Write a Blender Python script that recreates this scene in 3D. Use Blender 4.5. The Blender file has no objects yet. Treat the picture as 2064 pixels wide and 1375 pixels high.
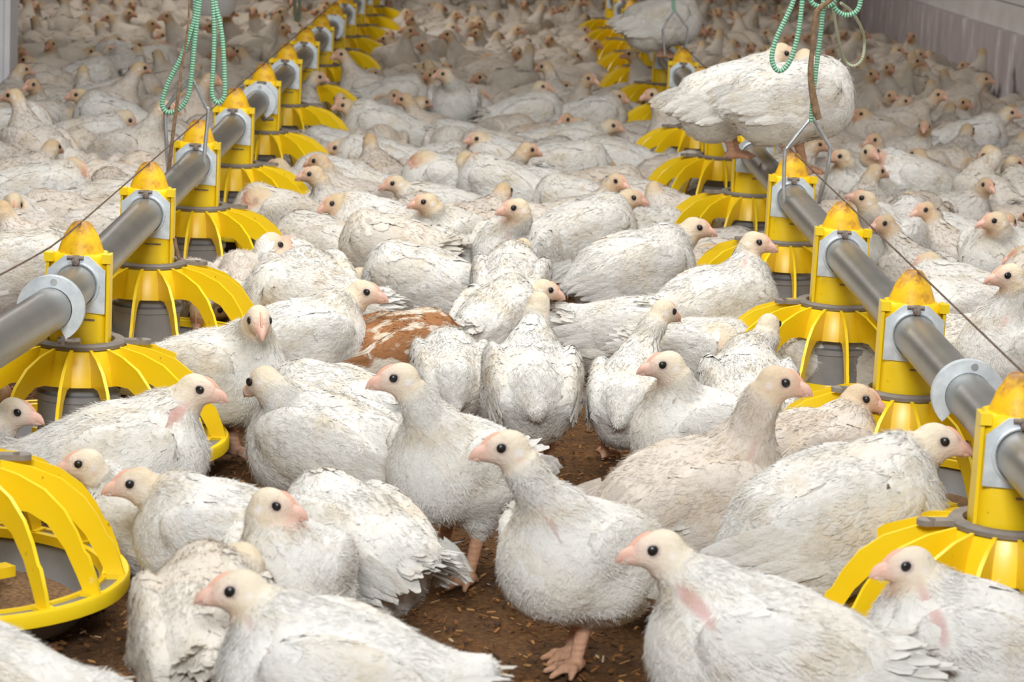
import bpy, math, random
import numpy as np
from mathutils import Vector, Matrix

sc = bpy.context.scene
COL = sc.collection
rng = np.random.default_rng(11)
random.seed(11)

# ------------------------------------------------------------------ camera
CAM_H = 0.845                       # height of the lens above the litter
FPX = 5200.0                        # focal length in pixels of a 2064 px wide frame
PITCH, YAW, ROLL = 0.1822, 0.0162, 0.0509
_f = np.array([math.sin(YAW)*math.cos(PITCH), math.cos(YAW)*math.cos(PITCH), -math.sin(PITCH)])
_r = np.array([math.cos(YAW), -math.sin(YAW), 0.0])
_u = np.cross(_r, _f)
CR = _r*math.cos(ROLL) + _u*math.sin(ROLL)
CU = -_r*math.sin(ROLL) + _u*math.cos(ROLL)
CF = _f
cam_data = bpy.data.cameras.new('camera')
cam_data.sensor_width = 36.0
cam_data.lens = 36.0*FPX/2064.0
cam_data.clip_start = 0.05
cam_data.clip_end = 200
cam_data.dof.use_dof = True
cam_data.dof.focus_distance = 3.75
cam_data.dof.aperture_fstop = 15.0
cam = bpy.data.objects.new('camera', cam_data)
COL.objects.link(cam)
mw = Matrix.Identity(4)
for i in range(3):
    mw[i][0] = CR[i]; mw[i][1] = CU[i]; mw[i][2] = -CF[i]
mw[2][3] = CAM_H
cam.matrix_world = mw
sc.camera = cam

def at_depth(px, py, Y):            # point seen at a pixel, at world distance Y down the shed
    d = CF + CR*((px-1032)/FPX) - CU*((py-687.5)/FPX)
    p = d*(Y/d[1]); p[2] += CAM_H
    return p
def at_height(px, py, z):           # point seen at a pixel, at height z above the litter
    d = CF + CR*((px-1032)/FPX) - CU*((py-687.5)/FPX)
    p = d*((z-CAM_H)/d[2]); p[2] += CAM_H
    return p
def project(p):
    q = np.asarray(p, float)-np.array([0, 0, CAM_H]); w = q@CF
    return 1032+FPX*(q@CR)/w, 687.5-FPX*(q@CU)/w

# ------------------------------------------------------------------ light
world = bpy.data.worlds.new('shed_air')
sc.world = world
world.use_nodes = True
bg = world.node_tree.nodes['Background']
bg.inputs[0].default_value = (1.0, 0.76, 0.56, 1)
bg.inputs[1].default_value = 0.065
def area(name, loc, target, sx, sy, power, color=(1, 1, 1)):
    l = bpy.data.lights.new(name, 'AREA'); l.shape = 'RECTANGLE'; l.size = sx; l.size_y = sy
    l.energy = power; l.color = color
    o = bpy.data.objects.new(name, l); COL.objects.link(o); o.location = loc
    o.rotation_euler = (Vector(target)-Vector(loc)).to_track_quat('-Z', 'Y').to_euler()
    return o
area('shed_lamp', (-0.1, 3.9, 2.4), (0.0, 4.2, 0), 2.8, 2.8, 100, (1.0, 0.98, 0.95))
area('flash_lamp', (-0.15, -0.35, 1.75), (0.0, 4.2, 0.1), 0.7, 0.5, 100, (0.97, 0.99, 1.0))
area('wall_fill_light', (-1.6, 10.5, 2.3), (2.0, 11.0, 0.3), 0.8, 0.8, 44, (1.0, 0.92, 0.86))  # added fill light, no lamp known there; brightens the right wall
vs = sc.view_settings
vs.view_transform = 'Standard'; vs.look = 'None'; vs.gamma = 1.0; vs.use_curve_mapping = False
vs.exposure = 0.0
sc.cycles.max_bounces = 6
sc.cycles.diffuse_bounces = 3
sc.cycles.glossy_bounces = 3
sc.cycles.use_denoising = True

# ------------------------------------------------------------------ materials
def new_mat(name):
    m = bpy.data.materials.new(name); m.use_nodes = True
    nt = m.node_tree
    return m, nt, nt.nodes['Principled BSDF']
def node(nt, kind, **kw):
    n = nt.nodes.new(kind)
    for k, v in kw.items():
        setattr(n, k, v)
    return n
def noise(nt, scale, detail=4, rough=0.6, coord='Object'):
    t = node(nt, 'ShaderNodeTexCoord'); n = node(nt, 'ShaderNodeTexNoise')
    n.inputs['Scale'].default_value = scale; n.inputs['Detail'].default_value = detail; n.inputs['Roughness'].default_value = rough
    nt.links.new(t.outputs[coord], n.inputs['Vector'])
    return n
def ramp(nt, src, stops):
    r = node(nt, 'ShaderNodeValToRGB')
    e = r.color_ramp.elements
    e[0].position, e[0].color = stops[0][0], (*stops[0][1], 1)
    e[1].position, e[1].color = stops[1][0], (*stops[1][1], 1)
    for p, c in stops[2:]:
        x = e.new(p); x.color = (*c, 1)
    nt.links.new(src, r.inputs[0])
    return r
def bump(nt, b, src, strength, dist):
    n = node(nt, 'ShaderNodeBump'); n.inputs['Strength'].default_value = strength; n.inputs['Distance'].default_value = dist
    nt.links.new(src, n.inputs['Height']); nt.links.new(n.outputs[0], b.inputs['Normal'])
def mix_rgb(nt, fac, a, b, mode='MIX'):
    n = node(nt, 'ShaderNodeMix', data_type='RGBA', blend_type=mode)
    for s, v in ((n.inputs[0], fac), (n.inputs[6], a), (n.inputs[7], b)):
        if hasattr(v, 'links') or hasattr(v, 'is_linked'):
            nt.links.new(v, s)
        elif isinstance(v, (int, float)):
            s.default_value = v
        else:
            s.default_value = (*v, 1)
    return n.outputs[2]
def plain(name, col, rough=0.5, metal=0.0, var=None, scale=30, bumpy=0):
    m, nt, b = new_mat(name)
    b.inputs['Roughness'].default_value = rough; b.inputs['Metallic'].default_value = metal
    if var is None:
        b.inputs['Base Color'].default_value = (*col, 1)
    else:
        n = noise(nt, scale)
        r = ramp(nt, n.outputs[0], [(0.35, col), (0.7, var)])
        nt.links.new(r.outputs[0], b.inputs['Base Color'])
        if bumpy:
            bump(nt, b, n.outputs[0], 0.5, bumpy)
    return m

def feather_mat(name, brown=False, thin=0.0):
    m, nt, b = new_mat(name)
    a = node(nt, 'ShaderNodeAttribute', attribute_name='Col')
    oi = node(nt, 'ShaderNodeObjectInfo')
    n = noise(nt, 14, 5, 0.65)
    r = ramp(nt, n.outputs[0], [(0.50, (1, 1, 1)), (0.80, (0.80, 0.69, 0.52))])
    c = mix_rgb(nt, 1.0, a.outputs[0], r.outputs[0], 'MULTIPLY')
    c = mix_rgb(nt, 1.0, c, oi.outputs['Color'], 'MULTIPLY')
    if brown:
        tb = node(nt, 'ShaderNodeTexCoord'); mb_ = node(nt, 'ShaderNodeMapping'); mb_.inputs['Scale'].default_value = (20, 52, 40)
        nt.links.new(tb.outputs['Object'], mb_.inputs[0])
        n3 = node(nt, 'ShaderNodeTexNoise'); n3.inputs['Scale'].default_value = 1.0; n3.inputs['Detail'].default_value = 3
        nt.links.new(mb_.outputs[0], n3.inputs['Vector'])
        r3 = ramp(nt, n3.outputs[0], [(0.46, (0, 0, 0)), (0.53, (1, 1, 1))])
        c = mix_rgb(nt, r3.outputs[0], c, (0.36, 0.17, 0.075))
    nt.links.new(c, b.inputs['Base Color'])
    tc = node(nt, 'ShaderNodeTexCoord'); mp = node(nt, 'ShaderNodeMapping'); mp.inputs['Scale'].default_value = (55, 210, 150)
    nt.links.new(tc.outputs['Object'], mp.inputs[0])
    n2 = node(nt, 'ShaderNodeTexNoise'); n2.inputs['Scale'].default_value = 1.0; n2.inputs['Detail'].default_value = 6; n2.inputs['Roughness'].default_value = 0.7
    nt.links.new(mp.outputs[0], n2.inputs['Vector'])
    n5 = noise(nt, 75, 3, 0.6)
    b1 = node(nt, 'ShaderNodeBump'); b1.inputs['Strength'].default_value = 0.55; b1.inputs['Distance'].default_value = 0.005
    nt.links.new(n5.outputs[0], b1.inputs['Height'])
    b2 = node(nt, 'ShaderNodeBump'); b2.inputs['Strength'].default_value = 0.8; b2.inputs['Distance'].default_value = 0.0028
    nt.links.new(n2.outputs[0], b2.inputs['Height']); nt.links.new(b1.outputs[0], b2.inputs['Normal']); nt.links.new(b2.outputs[0], b.inputs['Normal'])
    b.inputs['Roughness'].default_value = 0.85
    b.inputs['Specular IOR Level'].default_value = 0.12
    if thin:                                  # light passes through a single feather
        tr = node(nt, 'ShaderNodeBsdfTranslucent'); nt.links.new(c, tr.inputs[0])
        ms = node(nt, 'ShaderNodeMixShader'); ms.inputs[0].default_value = thin
        nt.links.new(b.outputs[0], ms.inputs[1]); nt.links.new(tr.outputs[0], ms.inputs[2])
        nt.links.new(ms.outputs[0], nt.nodes['Material Output'].inputs['Surface'])
    return m
M_FEATHER = feather_mat('white_feather')
M_BROWN = feather_mat('brown_feather', True)
M_THIN = feather_mat('white_feather_vane', False, 0.22)
M_BROWN_THIN = feather_mat('brown_feather_vane', True, 0.22)
M_HORN = plain('beak_horn', (0.72, 0.42, 0.33), 0.45, var=(0.80, 0.55, 0.44), scale=60)
M_COMB = plain('comb_skin', (0.78, 0.44, 0.32), 0.6)
M_EYE = plain('eye_black', (0.012, 0.010, 0.010), 0.30)
M_EAR = plain('ear_skin', (0.86, 0.78, 0.74), 0.6)

def yellow_mat():
    m, nt, b = new_mat('yellow_plastic')
    n = noise(nt, 42, 5, 0.7); n2 = noise(nt, 7, 4, 0.6)
    r2 = ramp(nt, n2.outputs[0], [(0.3, (0.93, 0.62, 0.008)), (0.7, (0.95, 0.69, 0.016))])
    r = ramp(nt, n.outputs[0], [(0.66, (0, 0, 0)), (0.74, (1, 1, 1))])
    c = mix_rgb(nt, r.outputs[0], r2.outputs[0], (0.85, 0.76, 0.50))
    n4 = noise(nt, 75, 4, 0.7)
    r4 = ramp(nt, n4.outputs[0], [(0.68, (0, 0, 0)), (0.73, (1, 1, 1))])
    c = mix_rgb(nt, r4.outputs[0], c, (0.42, 0.17, 0.02))
    nt.links.new(c, b.inputs['Base Color'])
    b.inputs['Roughness'].default_value = 0.33
    return m
M_YELLOW = yellow_mat()
def cap_mat():
    m, nt, b = new_mat('dirty_yellow_plastic')
    n = noise(nt, 45, 5, 0.7)
    r = ramp(nt, n.outputs[0], [(0.47, (0.92, 0.56, 0.010)), (0.57, (0.80, 0.42, 0.02)), (0.70, (0.30, 0.13, 0.025))])
    t = node(nt, 'ShaderNodeTexCoord'); sx = node(nt, 'ShaderNodeSeparateXYZ'); nt.links.new(t.outputs['Object'], sx.inputs[0])
    nz = noise(nt, 120, 3, 0.6); ad = node(nt, 'ShaderNodeMath', operation='MULTIPLY_ADD'); ad.inputs[1].default_value = 0.028
    nt.links.new(nz.outputs[0], ad.inputs[0]); nt.links.new(sx.outputs[2], ad.inputs[2])
    rz = ramp(nt, ad.outputs[0], [(0.346, (0, 0, 0)), (0.362, (1, 1, 1))])
    c = mix_rgb(nt, rz.outputs[0], r.outputs[0], (0.34, 0.16, 0.035))
    nt.links.new(c, b.inputs['Base Color']); b.inputs['Roughness'].default_value = 0.5
    return m
M_CAP = cap_mat()
M_GREY = plain('grey_plastic', (0.25, 0.245, 0.25), 0.42, var=(0.33, 0.32, 0.32), scale=20)
M_PANGREY = plain('pan_grey_plastic', (0.18, 0.185, 0.195), 0.45, var=(0.24, 0.24, 0.245), scale=12)
M_RING = plain('ring_grey_plastic', (0.20, 0.18, 0.165), 0.6, var=(0.30, 0.26, 0.23), scale=25)
M_PIPE = plain('galvanised_pipe', (0.30, 0.30, 0.285), 0.38, 0.8, var=(0.40, 0.385, 0.36), scale=9)
M_ZINC = plain('galvanised_plate', (0.58, 0.64, 0.68), 0.45, 0.3, var=(0.78, 0.83, 0.87), scale=60)
M_ROD = plain('steel_rod', (0.38, 0.39, 0.40), 0.38, 0.6, var=(0.52, 0.53, 0.54), scale=60)
M_BOLT = plain('rusty_bolt', (0.16, 0.11, 0.08), 0.6, 0.5, var=(0.34, 0.30, 0.27), scale=120)
M_WIRE = plain('rusty_wire', (0.10, 0.065, 0.045), 0.7, 0.3, var=(0.20, 0.14, 0.10), scale=80)
M_FEED = plain('feed_crumbs', (0.11, 0.06, 0.028), 0.95, var=(0.34, 0.20, 0.09), scale=190, bumpy=0.004)
M_TWINE = plain('brown_twine', (0.17, 0.10, 0.05), 0.9, var=(0.34, 0.23, 0.14), scale=90, bumpy=0.002)
M_BUCKET = plain('white_plastic', (0.80, 0.81, 0.83), 0.5)
def attr_mat(name, rough):
    m, nt, b = new_mat(name)
    a = node(nt, 'ShaderNodeAttribute', attribute_name='Col')
    nt.links.new(a.outputs[0], b.inputs['Base Color']); b.inputs['Roughness'].default_value = rough
    return m
M_CORD = attr_mat('braided_cord', 0.7)
M_CHIP = attr_mat('litter_chip', 0.9)

# ------------------------------------------------------------------ mesh helpers
def tag(o, label=None, cat=None, group=None, kind=None):
    if label: o['label'] = label
    if cat: o['category'] = cat
    if group: o['group'] = group
    if kind: o['kind'] = kind
    return o
def mesh_quads(name, V, F, mat, col=None, smooth=True):
    V = np.ascontiguousarray(V, dtype=np.float32); F = np.ascontiguousarray(F, dtype=np.int32)
    me = bpy.data.meshes.new(name)
    me.vertices.add(len(V)); me.vertices.foreach_set('co', V.ravel())
    me.loops.add(F.size); me.loops.foreach_set('vertex_index', F.ravel())
    me.polygons.add(len(F)); me.polygons.foreach_set('loop_start', np.arange(len(F), dtype=np.int32)*4)
    me.polygons.foreach_set('use_smooth', np.full(len(F), smooth))
    me.update(calc_edges=True)
    if col is not None:
        at = me.color_attributes.new('Col', 'FLOAT_COLOR', 'POINT')
        at.data.foreach_set('color', np.concatenate([col, np.ones((len(V), 1))], 1).astype(np.float32).ravel())
    me.materials.append(mat)
    return me
class MB:                                    # a small mesh builder
    def __init__(self): self.v = []; self.f = []; self.c = []
    def add(self, v, f, col=None):
        n = len(self.v); self.v += [tuple(map(float, p)) for p in v]; self.f += [tuple(i+n for i in q) for q in f]
        self.c += [col or (1, 1, 1)]*len(v)
    def lathe(self, prof, n=32, closed=False, cx=0, cy=0, z0=0):
        v = []; f = []; m = len(prof)
        for r, z in prof:
            for k in range(n):
                a = 2*math.pi*k/n; v.append((cx+r*math.cos(a), cy+r*math.sin(a), z0+z))
        for i in range(m if closed else m-1):
            j = (i+1) % m
            for k in range(n):
                l = (k+1) % n; f.append((i*n+k, i*n+l, j*n+l, j*n+k))
        self.add(v, f)
    def box(self, c, s, rot=None):
        R = rot or Matrix.Identity(3); c = Vector(c)
        v = [c+R @ Vector((x*s[0]/2, y*s[1]/2, z*s[2]/2)) for x in (-1, 1) for y in (-1, 1) for z in (-1, 1)]
        self.add(v, [(0, 1, 3, 2), (4, 6, 7, 5), (0, 4, 5, 1), (2, 3, 7, 6), (0, 2, 6, 4), (1, 5, 7, 3)])
    def prism(self, pts, axis, a, b):        # polygon in the plane across `axis`, extruded from a to b
        def put(p, t):
            return {'x': (t, p[0], p[1]), 'y': (p[0], t, p[1]), 'z': (p[0], p[1], t)}[axis]
        n = len(pts); v = [put(p, a) for p in pts]+[put(p, b) for p in pts]
        f = [tuple(range(n))[::-1], tuple(range(n, 2*n))]+[(i, (i+1) % n, n+(i+1) % n, n+i) for i in range(n)]
        self.add(v, f)
    def tube(self, pts, r, n=10, cols=None, caps=True):
        P = [Vector(p) for p in pts]; m = len(P); v = []; f = []; cc = []
        T = []
        for i in range(m):
            t = (P[min(i+1, m-1)]-P[max(i-1, 0)]); T.append(t.normalized() if t.length > 1e-9 else Vector((0, 0, 1)))
        u = T[0].orthogonal().normalized()
        for i in range(m):
            u = (u-T[i]*u.dot(T[i])); u = u.normalized() if u.length > 1e-6 else T[i].orthogonal().normalized()
            w = T[i].cross(u); rr = r[i] if hasattr(r, '__len__') else r
            for k in range(n):
                a = 2*math.pi*k/n; v.append(P[i]+(u*math.cos(a)+w*math.sin(a))*rr); cc.append(cols[i] if cols else (1, 1, 1))
        for i in range(m-1):
            for k in range(n):
                l = (k+1) % n; f.append((i*n+k, i*n+l, (i+1)*n+l, (i+1)*n+k))
        if caps:
            f.append(tuple(range(n))[::-1]); f.append(tuple((m-1)*n+k for k in range(n)))
        s = len(self.v); self.v += [tuple(p) for p in v]; self.f += [tuple(i+s for i in q) for q in f]; self.c += cc
    def mesh(self, name, mat, smooth=True, col=False, sharp=35):
        me = bpy.data.meshes.new(name); me.from_pydata(self.v, [], self.f)
        me.polygons.foreach_set('use_smooth', [smooth]*len(me.polygons))
        me.update()
        if col:
            at = me.color_attributes.new('Col', 'FLOAT_COLOR', 'POINT')
            at.data.foreach_set('color', np.concatenate([np.array(self.c), np.ones((len(self.c), 1))], 1).astype(np.float32).ravel())
        me.materials.append(mat)
        if smooth:
            me.set_sharp_from_angle(angle=math.radians(sharp))
        return me
def link(name, me, parent=None, loc=None, rz=0):
    o = bpy.data.objects.new(name, me); COL.objects.link(o)
    if parent is not None: o.parent = parent
    if loc is not None: o.location = loc
    o.rotation_euler = (0, 0, rz)
    return o
def copy_tree(o, parent=None):
    c = o.copy(); COL.objects.link(c); c.parent = parent
    for ch in o.children:
        copy_tree(ch, c)
    return c
def bezier(pts, n):                           # smooth curve through points (Catmull-Rom)
    P = [np.array(p, float) for p in pts]; P = [2*P[0]-P[1]]+P+[2*P[-1]-P[-2]]; out = []
    for i in range(1, len(P)-2):
        for k in range(n):
            t = k/n
            out.append(0.5*((2*P[i])+(-P[i-1]+P[i+1])*t+(2*P[i-1]-5*P[i]+4*P[i+1]-P[i+2])*t*t+(-P[i-1]+3*P[i]-3*P[i+1]+P[i+2])*t**3))
    out.append(P[-2]); return out

# ------------------------------------------------------------------ the shed
def litter_mat():
    m, nt, b = new_mat('brown_litter')
    n = noise(nt, 150, 8, 0.8); n2 = noise(nt, 9, 4, 0.6)
    r = ramp(nt, n.outputs[0], [(0.30, (0.050, 0.020, 0.005)), (0.50, (0.210, 0.092, 0.022)), (0.72, (0.48, 0.25, 0.075))])
    r2 = ramp(nt, n2.outputs[0], [(0.3, (0.62, 0.60, 0.62)), (0.7, (1.15, 1.1, 1.0))])
    c = mix_rgb(nt, 1.0, r.outputs[0], r2.outputs[0], 'MULTIPLY')
    nt.links.new(c, b.inputs['Base Color']); b.inputs['Roughness'].default_value = 0.95
    bump(nt, b, n.outputs[0], 0.9, 0.008)
    return m
mb = MB(); nx, ny = 60, 90
xs = np.linspace(-4.5, 2.05, nx); ys = np.linspace(1.2, 27, ny)
for y in ys:
    for x in xs:
        mb.v.append((x, y, 0.004*math.sin(x*7+y*3)*math.sin(y*5-x*2)-0.004)); mb.c.append((1, 1, 1))
for j in range(ny-1):
    for i in range(nx-1):
        mb.f.append((j*nx+i, j*nx+i+1, (j+1)*nx+i+1, (j+1)*nx+i))
tag(link('floor', mb.mesh('floor', litter_mat())), kind='structure')

def wall_mat():
    m, nt, b = new_mat('stained_wall')
    t = node(nt, 'ShaderNodeTexCoord'); mp = node(nt, 'ShaderNodeMapping'); mp.inputs['Scale'].default_value = (1, 4.5, 1.3)
    nt.links.new(t.outputs['Object'], mp.inputs[0])
    n = node(nt, 'ShaderNodeTexNoise'); n.inputs['Scale'].default_value = 3.2; n.inputs['Detail'].default_value = 6; n.inputs['Roughness'].default_value = 0.62
    nt.links.new(mp.outputs[0], n.inputs['Vector'])
    r = ramp(nt, n.outputs[0], [(0.30, (0.52, 0.47, 0.475)), (0.52, (0.62, 0.56, 0.57)), (0.60, (0.72, 0.68, 0.69)), (0.66, (0.92, 0.91, 0.91))])
    nt.links.new(r.outputs[0], b.inputs['Base Color']); b.inputs['Roughness'].default_value = 0.8
    return m
mb = MB(); mb.box((2.08, 14, 0.155), (0.16, 27, 0.31))
tag(link('wall_right', mb.mesh('wall_right', wall_mat(), smooth=False)), kind='structure')
M_BOARD = plain('grey_boards', (0.74, 0.72, 0.72), 0.7, var=(0.86, 0.85, 0.85), scale=6)
mb = MB()
for k in range(18):
    mb.box((2.095, 14, 0.362+k*0.106), (0.14, 27, 0.101))
tag(link('trim_1', mb.mesh('boards', M_BOARD, smooth=False)), kind='structure')
M_FAR = plain('dim_wall', (0.20, 0.17, 0.15), 0.9, var=(0.28, 0.24, 0.21), scale=2)
mb = MB(); mb.box((-1.2, 27.1, 1.3), (6.8, 0.2, 2.7))
tag(link('wall_back', mb.mesh('wall_back', M_FAR, smooth=False)), kind='structure')
mb = MB(); mb.box((-4.6, 14, 1.3), (0.2, 27, 2.7))
tag(link('wall_left', mb.mesh('wall_left', M_FAR, smooth=False)), kind='structure')
M_POST = plain('pale_post', (0.74, 0.75, 0.79), 0.6, var=(0.84, 0.85, 0.88), scale=14)
pe = at_depth(21, 120, 7.7)
mb = MB(); mb.box((pe[0]-0.06, 7.76, 1.3), (0.12, 0.12, 2.6)); mb.box((pe[0]-0.008, 7.697, 1.3), (0.016, 0.02, 2.6))
tag(link('trim_2', mb.mesh('post', M_POST, smooth=False)), kind='structure')

# loose shavings and crumbs lying on the litter where it shows between the birds
n = 15000
cx = rng.uniform(-0.75, 0.75, n); cy = 2.15+3.4*rng.uniform(0, 1, n)**1.4
yaw = rng.uniform(0, 6.283, n); tilt = rng.uniform(-0.5, 0.5, n); L = rng.uniform(0.002, 0.006, n); W = rng.uniform(0.0006, 0.0018, n)
ax = np.stack([np.cos(yaw)*np.cos(tilt), np.sin(yaw)*np.cos(tilt), np.sin(tilt)], 1)
sd = np.stack([-np.sin(yaw), np.cos(yaw), rng.uniform(-0.3, 0.3, n)], 1)
ce = np.stack([cx, cy, rng.uniform(0.001, 0.006, n)], 1); up = np.array([0, 0, 0.0012])
A = ax*L[:, None]; B = sd*W[:, None]
V = np.stack([ce-A-B, ce+A-B, ce+A+B, ce-A+B, ce-A-B+up, ce+A-B+up, ce+A+B+up, ce-A+B+up], 1).reshape(-1, 3)
base = np.array([(4, 5, 6, 7), (3, 2, 1, 0), (0, 1, 5, 4), (1, 2, 6, 5), (2, 3, 7, 6), (3, 0, 4, 7)])
Fq = (np.arange(n)[:, None, None]*8+base[None]).reshape(-1, 4)
pal = np.array([(0.05, 0.025, 0.01), (0.17, 0.070, 0.017), (0.28, 0.125, 0.032), (0.42, 0.22, 0.07), (0.52, 0.38, 0.22)])
cc = np.repeat(pal[rng.choice(5, n, p=[.28, .34, .26, .10, .02])], 8, axis=0)
lo = link('litter_shavings', mesh_quads('litter_shavings', V, Fq, M_CHIP, cc, smooth=False))
tag(lo, 'brown wood shavings and crumbs strewn over the litter floor', 'litter', kind='stuff')

# ------------------------------------------------------------------ feeder rows
XL, XR, PZ = -0.5287, 0.5791, 0.267           # the two pipes and their height
YL, YR, STEP = 3.4349, 2.6581, 0.70
def left_x(y):                                 # the near end of the left pipe swings out a little
    return XL-0.055*max(0.0, (3.25-y)/0.55)**1.3
def make_feeder():
    root = bpy.data.objects.new('pan_feeder', None); COL.objects.link(root)
    m = MB()                                   # the pan
    m.lathe([(0.0, 0.012), (0.130, 0.012), (0.152, 0.020), (0.172, 0.046), (0.183, 0.0568), (0.198, 0.0572), (0.2015, 0.050), (0.178, 0.042), (0.155, 0.009), (0.135, 0.001), (0.0, 0.001)], 64)
    pan = link('pan', m.mesh('pan', M_PANGREY), root)
    m = MB(); m.lathe([(0.0, 0.046), (0.036, 0.046), (0.041, 0.043), (0.047, 0.012)], 40)
    link('hub', m.mesh('hub', M_PANGREY), pan)
    m = MB(); m.lathe([(0.050, 0.0135), (0.075, 0.024), (0.105, 0.026), (0.130, 0.022), (0.150, 0.0195)], 64)
    link('feed', m.mesh('feed', M_FEED), pan)
    m = MB()                                   # the yellow grill: band, radial fins and slotted rim
    m.lathe([(0.0655, 0.180), (0.0735, 0.160), (0.0775, 0.134), (0.0735, 0.134), (0.069, 0.160), (0.0615, 0.180)], 16, closed=True)
    prof = [(0.064, 0.183), (0.098, 0.177), (0.131, 0.165), (0.156, 0.146), (0.172, 0.124), (0.182, 0.104), (0.187, 0.100), (0.197, 0.076), (0.203, 0.056),
            (0.184, 0.056), (0.174, 0.076), (0.158, 0.104), (0.136, 0.128), (0.112, 0.138), (0.090, 0.137), (0.073, 0.134)]
    for k in range(16):
        a = math.pi/2+2*math.pi*k/16; ca, sa = math.cos(a), math.sin(a)
        w = []
        for s in (-0.0022, 0.0022):
            w += [(r*ca-s*sa, r*sa+s*ca, z) for r, z in prof]
        q = len(prof); quads = []
        for i in range(7):
            o1, o2 = i, i+1; i1, i2 = q-1-i, q-2-i
            quads += [(o1, o2, i2, i1), (q+o1, q+i1, q+i2, q+o2)]
        o1, i1 = 7, 8
        quads += [(i, i+q, (i+1) % q+q, (i+1) % q) for i in range(q)]
        m.add(w, quads)
        m.box((0.190*ca, 0.190*sa, 0.0570), (0.024, 0.018, 0.0075), Matrix.Rotation(a, 3, 'Z'))
        am = a+math.pi/16
    m.lathe([(0.2060, 0.044), (0.2060, 0.057), (0.2040, 0.060), (0.1970, 0.0595), (0.1965, 0.046)], 64, closed=True)
    m.lathe([(0.1830, 0.052), (0.1830, 0.0600), (0.1760, 0.0595), (0.1720, 0.050), (0.1760, 0.050)], 64, closed=True)
    grill = link('grill', m.mesh('grill', M_YELLOW), root)
    m = MB()                                   # drum inside the grill
    m.lathe([(0.066, 0.134), (0.048, 0.134), (0.0485, 0.118), (0.0565, 0.116), (0.0570, 0.108), (0.0545, 0.106), (0.0540, 0.058), (0.0500, 0.058), (0.0500, 0.1)], 40)
    link('drum', m.mesh('drum', M_GREY), root)
    m = MB(); m.lathe([(0.056, 0.060), (0.060, 0.046), (0.064, 0.036), (0.060, 0.036), (0.052, 0.058)], 32, closed=True)
    for k in range(4):
        a = math.pi/4+math.pi/2*k; m.box((0.075*math.cos(a), 0.075*math.sin(a), 0.042), (0.034, 0.020, 0.012), Matrix.Rotation(a, 3, 'Z'))
    link('feed_gate', m.mesh('feed_gate', M_YELLOW), root)
    m = MB()                                   # pillar
    def sect(w, d):
        c = 0.012
        return [(-w+c, -d), (w-c, -d), (w, -d+c), (w, d-c), (w-c, d), (-w+c, d), (-w, d-c), (-w, -d+c)]
    lev = [(0.150, 0.040, 0.036), (0.235, 0.0385, 0.034), (0.300, 0.0370, 0.032), (0.306, 0.0330, 0.029)]
    v = []; f = []
    for z, w, d in lev:
        v += [(x, y, z) for x, y in sect(w, d)]
    for i in range(len(lev)-1):
        for k in range(8):
            l = (k+1) % 8; f.append((i*8+k, i*8+l, i*8+8+l, i*8+8+k))
    f.append(tuple(range(24, 32))); m.add(v, f)
    for s in (-1, 1):
        m.box((s*0.0405, -0.012, 0.236), (0.004, 0.030, 0.140)); m.box((s*0.0385, -0.026, 0.302), (0.012, 0.014, 0.012))
    pil = link('pillar', m.mesh('pillar', M_YELLOW, sharp=50), root)
    m = MB()
    for z in (0.2195,):
        m.box((0.012, -0.0352, z), (0.026, 0.002, 0.0022))
    link('slot', m.mesh('slot', M_BOLT, smooth=False), pil)
    m = MB()                                   # pointed cap
    m.lathe([(0.0315, 0.300), (0.0305, 0.309), (0.0235, 0.328), (0.0140, 0.343), (0.0105, 0.3465), (0.0, 0.347)], 10)
    cap = link('cap', m.mesh('cap', M_CAP, sharp=60), root)
    tag(cap, 'dirty pointed yellow cap')
    m = MB()                                   # grey lock ring with its tabs
    m.lathe([(0.0480, 0.1815), (0.0480, 0.1885), (0.0600, 0.1890), (0.0625, 0.186), (0.0615, 0.1810)], 40, closed=True)
    for a, l in ((0.15, 0.030), (math.pi+0.15, 0.034)):
        m.box(((0.060+l/2-0.006)*math.cos(a), (0.060+l/2-0.006)*math.sin(a), 0.185), (l, 0.017, 0.006), Matrix.Rotation(a, 3, 'Z'))
        m.lathe([(0.0, 0.188), (0.0105, 0.188), (0.0105, 0.182), (0.0, 0.182)], 14, cx=(0.056+l)*math.cos(a), cy=(0.056+l)*math.sin(a))
    tag(link('lock_ring', m.mesh('lock_ring', M_RING), root), 'grey lock ring with tabs')
    m = MB()                                   # zinc bracket plate around the pipe
    hexp = [(-0.016, 0.306), (0.016, 0.306), (0.0385, 0.287), (0.0385, 0.229), (-0.0385, 0.233), (-0.0385, 0.287)]
    m.prism(hexp, 'y', -0.0405, -0.0370)
    for k in range(24):
        pass
    ringp = []
    for k in range(25):
        a = 2*math.pi*k/24; ringp.append((0.0300*math.cos(a), -0.0415, PZ+0.0300*math.sin(a)))
    m.tube(ringp, 0.0022, 8, caps=False)
    br = link('bracket', m.mesh('bracket', M_ZINC), root)
    m = MB(); m.tube([(0, -0.050, 0.300), (0, -0.036, 0.300)], 0.0055, 6); m.tube([(-0.012, -0.044, 0.304), (0.010, -0.044, 0.304)], 0.0030, 8)
    m.box((0, -0.0425, 0.297), (0.009, 0.004, 0.020))
    link('bolt', m.mesh('bolt', M_BOLT), br)
    return root
ordinals = ['first', 'second', 'third', 'fourth', 'fifth', 'sixth', 'seventh', 'eighth', 'ninth', 'tenth', 'eleventh', 'twelfth', 'thirteenth', 'fourteenth', 'fifteenth', 'sixteenth', 'seventeenth', 'eighteenth', 'nineteenth', 'twentieth']
ordinals += ['twenty-'+w for w in ordinals[:9]]+['thirtieth']+['thirty-'+w for w in ordinals[:9]]+['fortieth']+['forty-'+w for w in ordinals[:9]]
feeder0 = make_feeder()
FEEDERS = []
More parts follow.
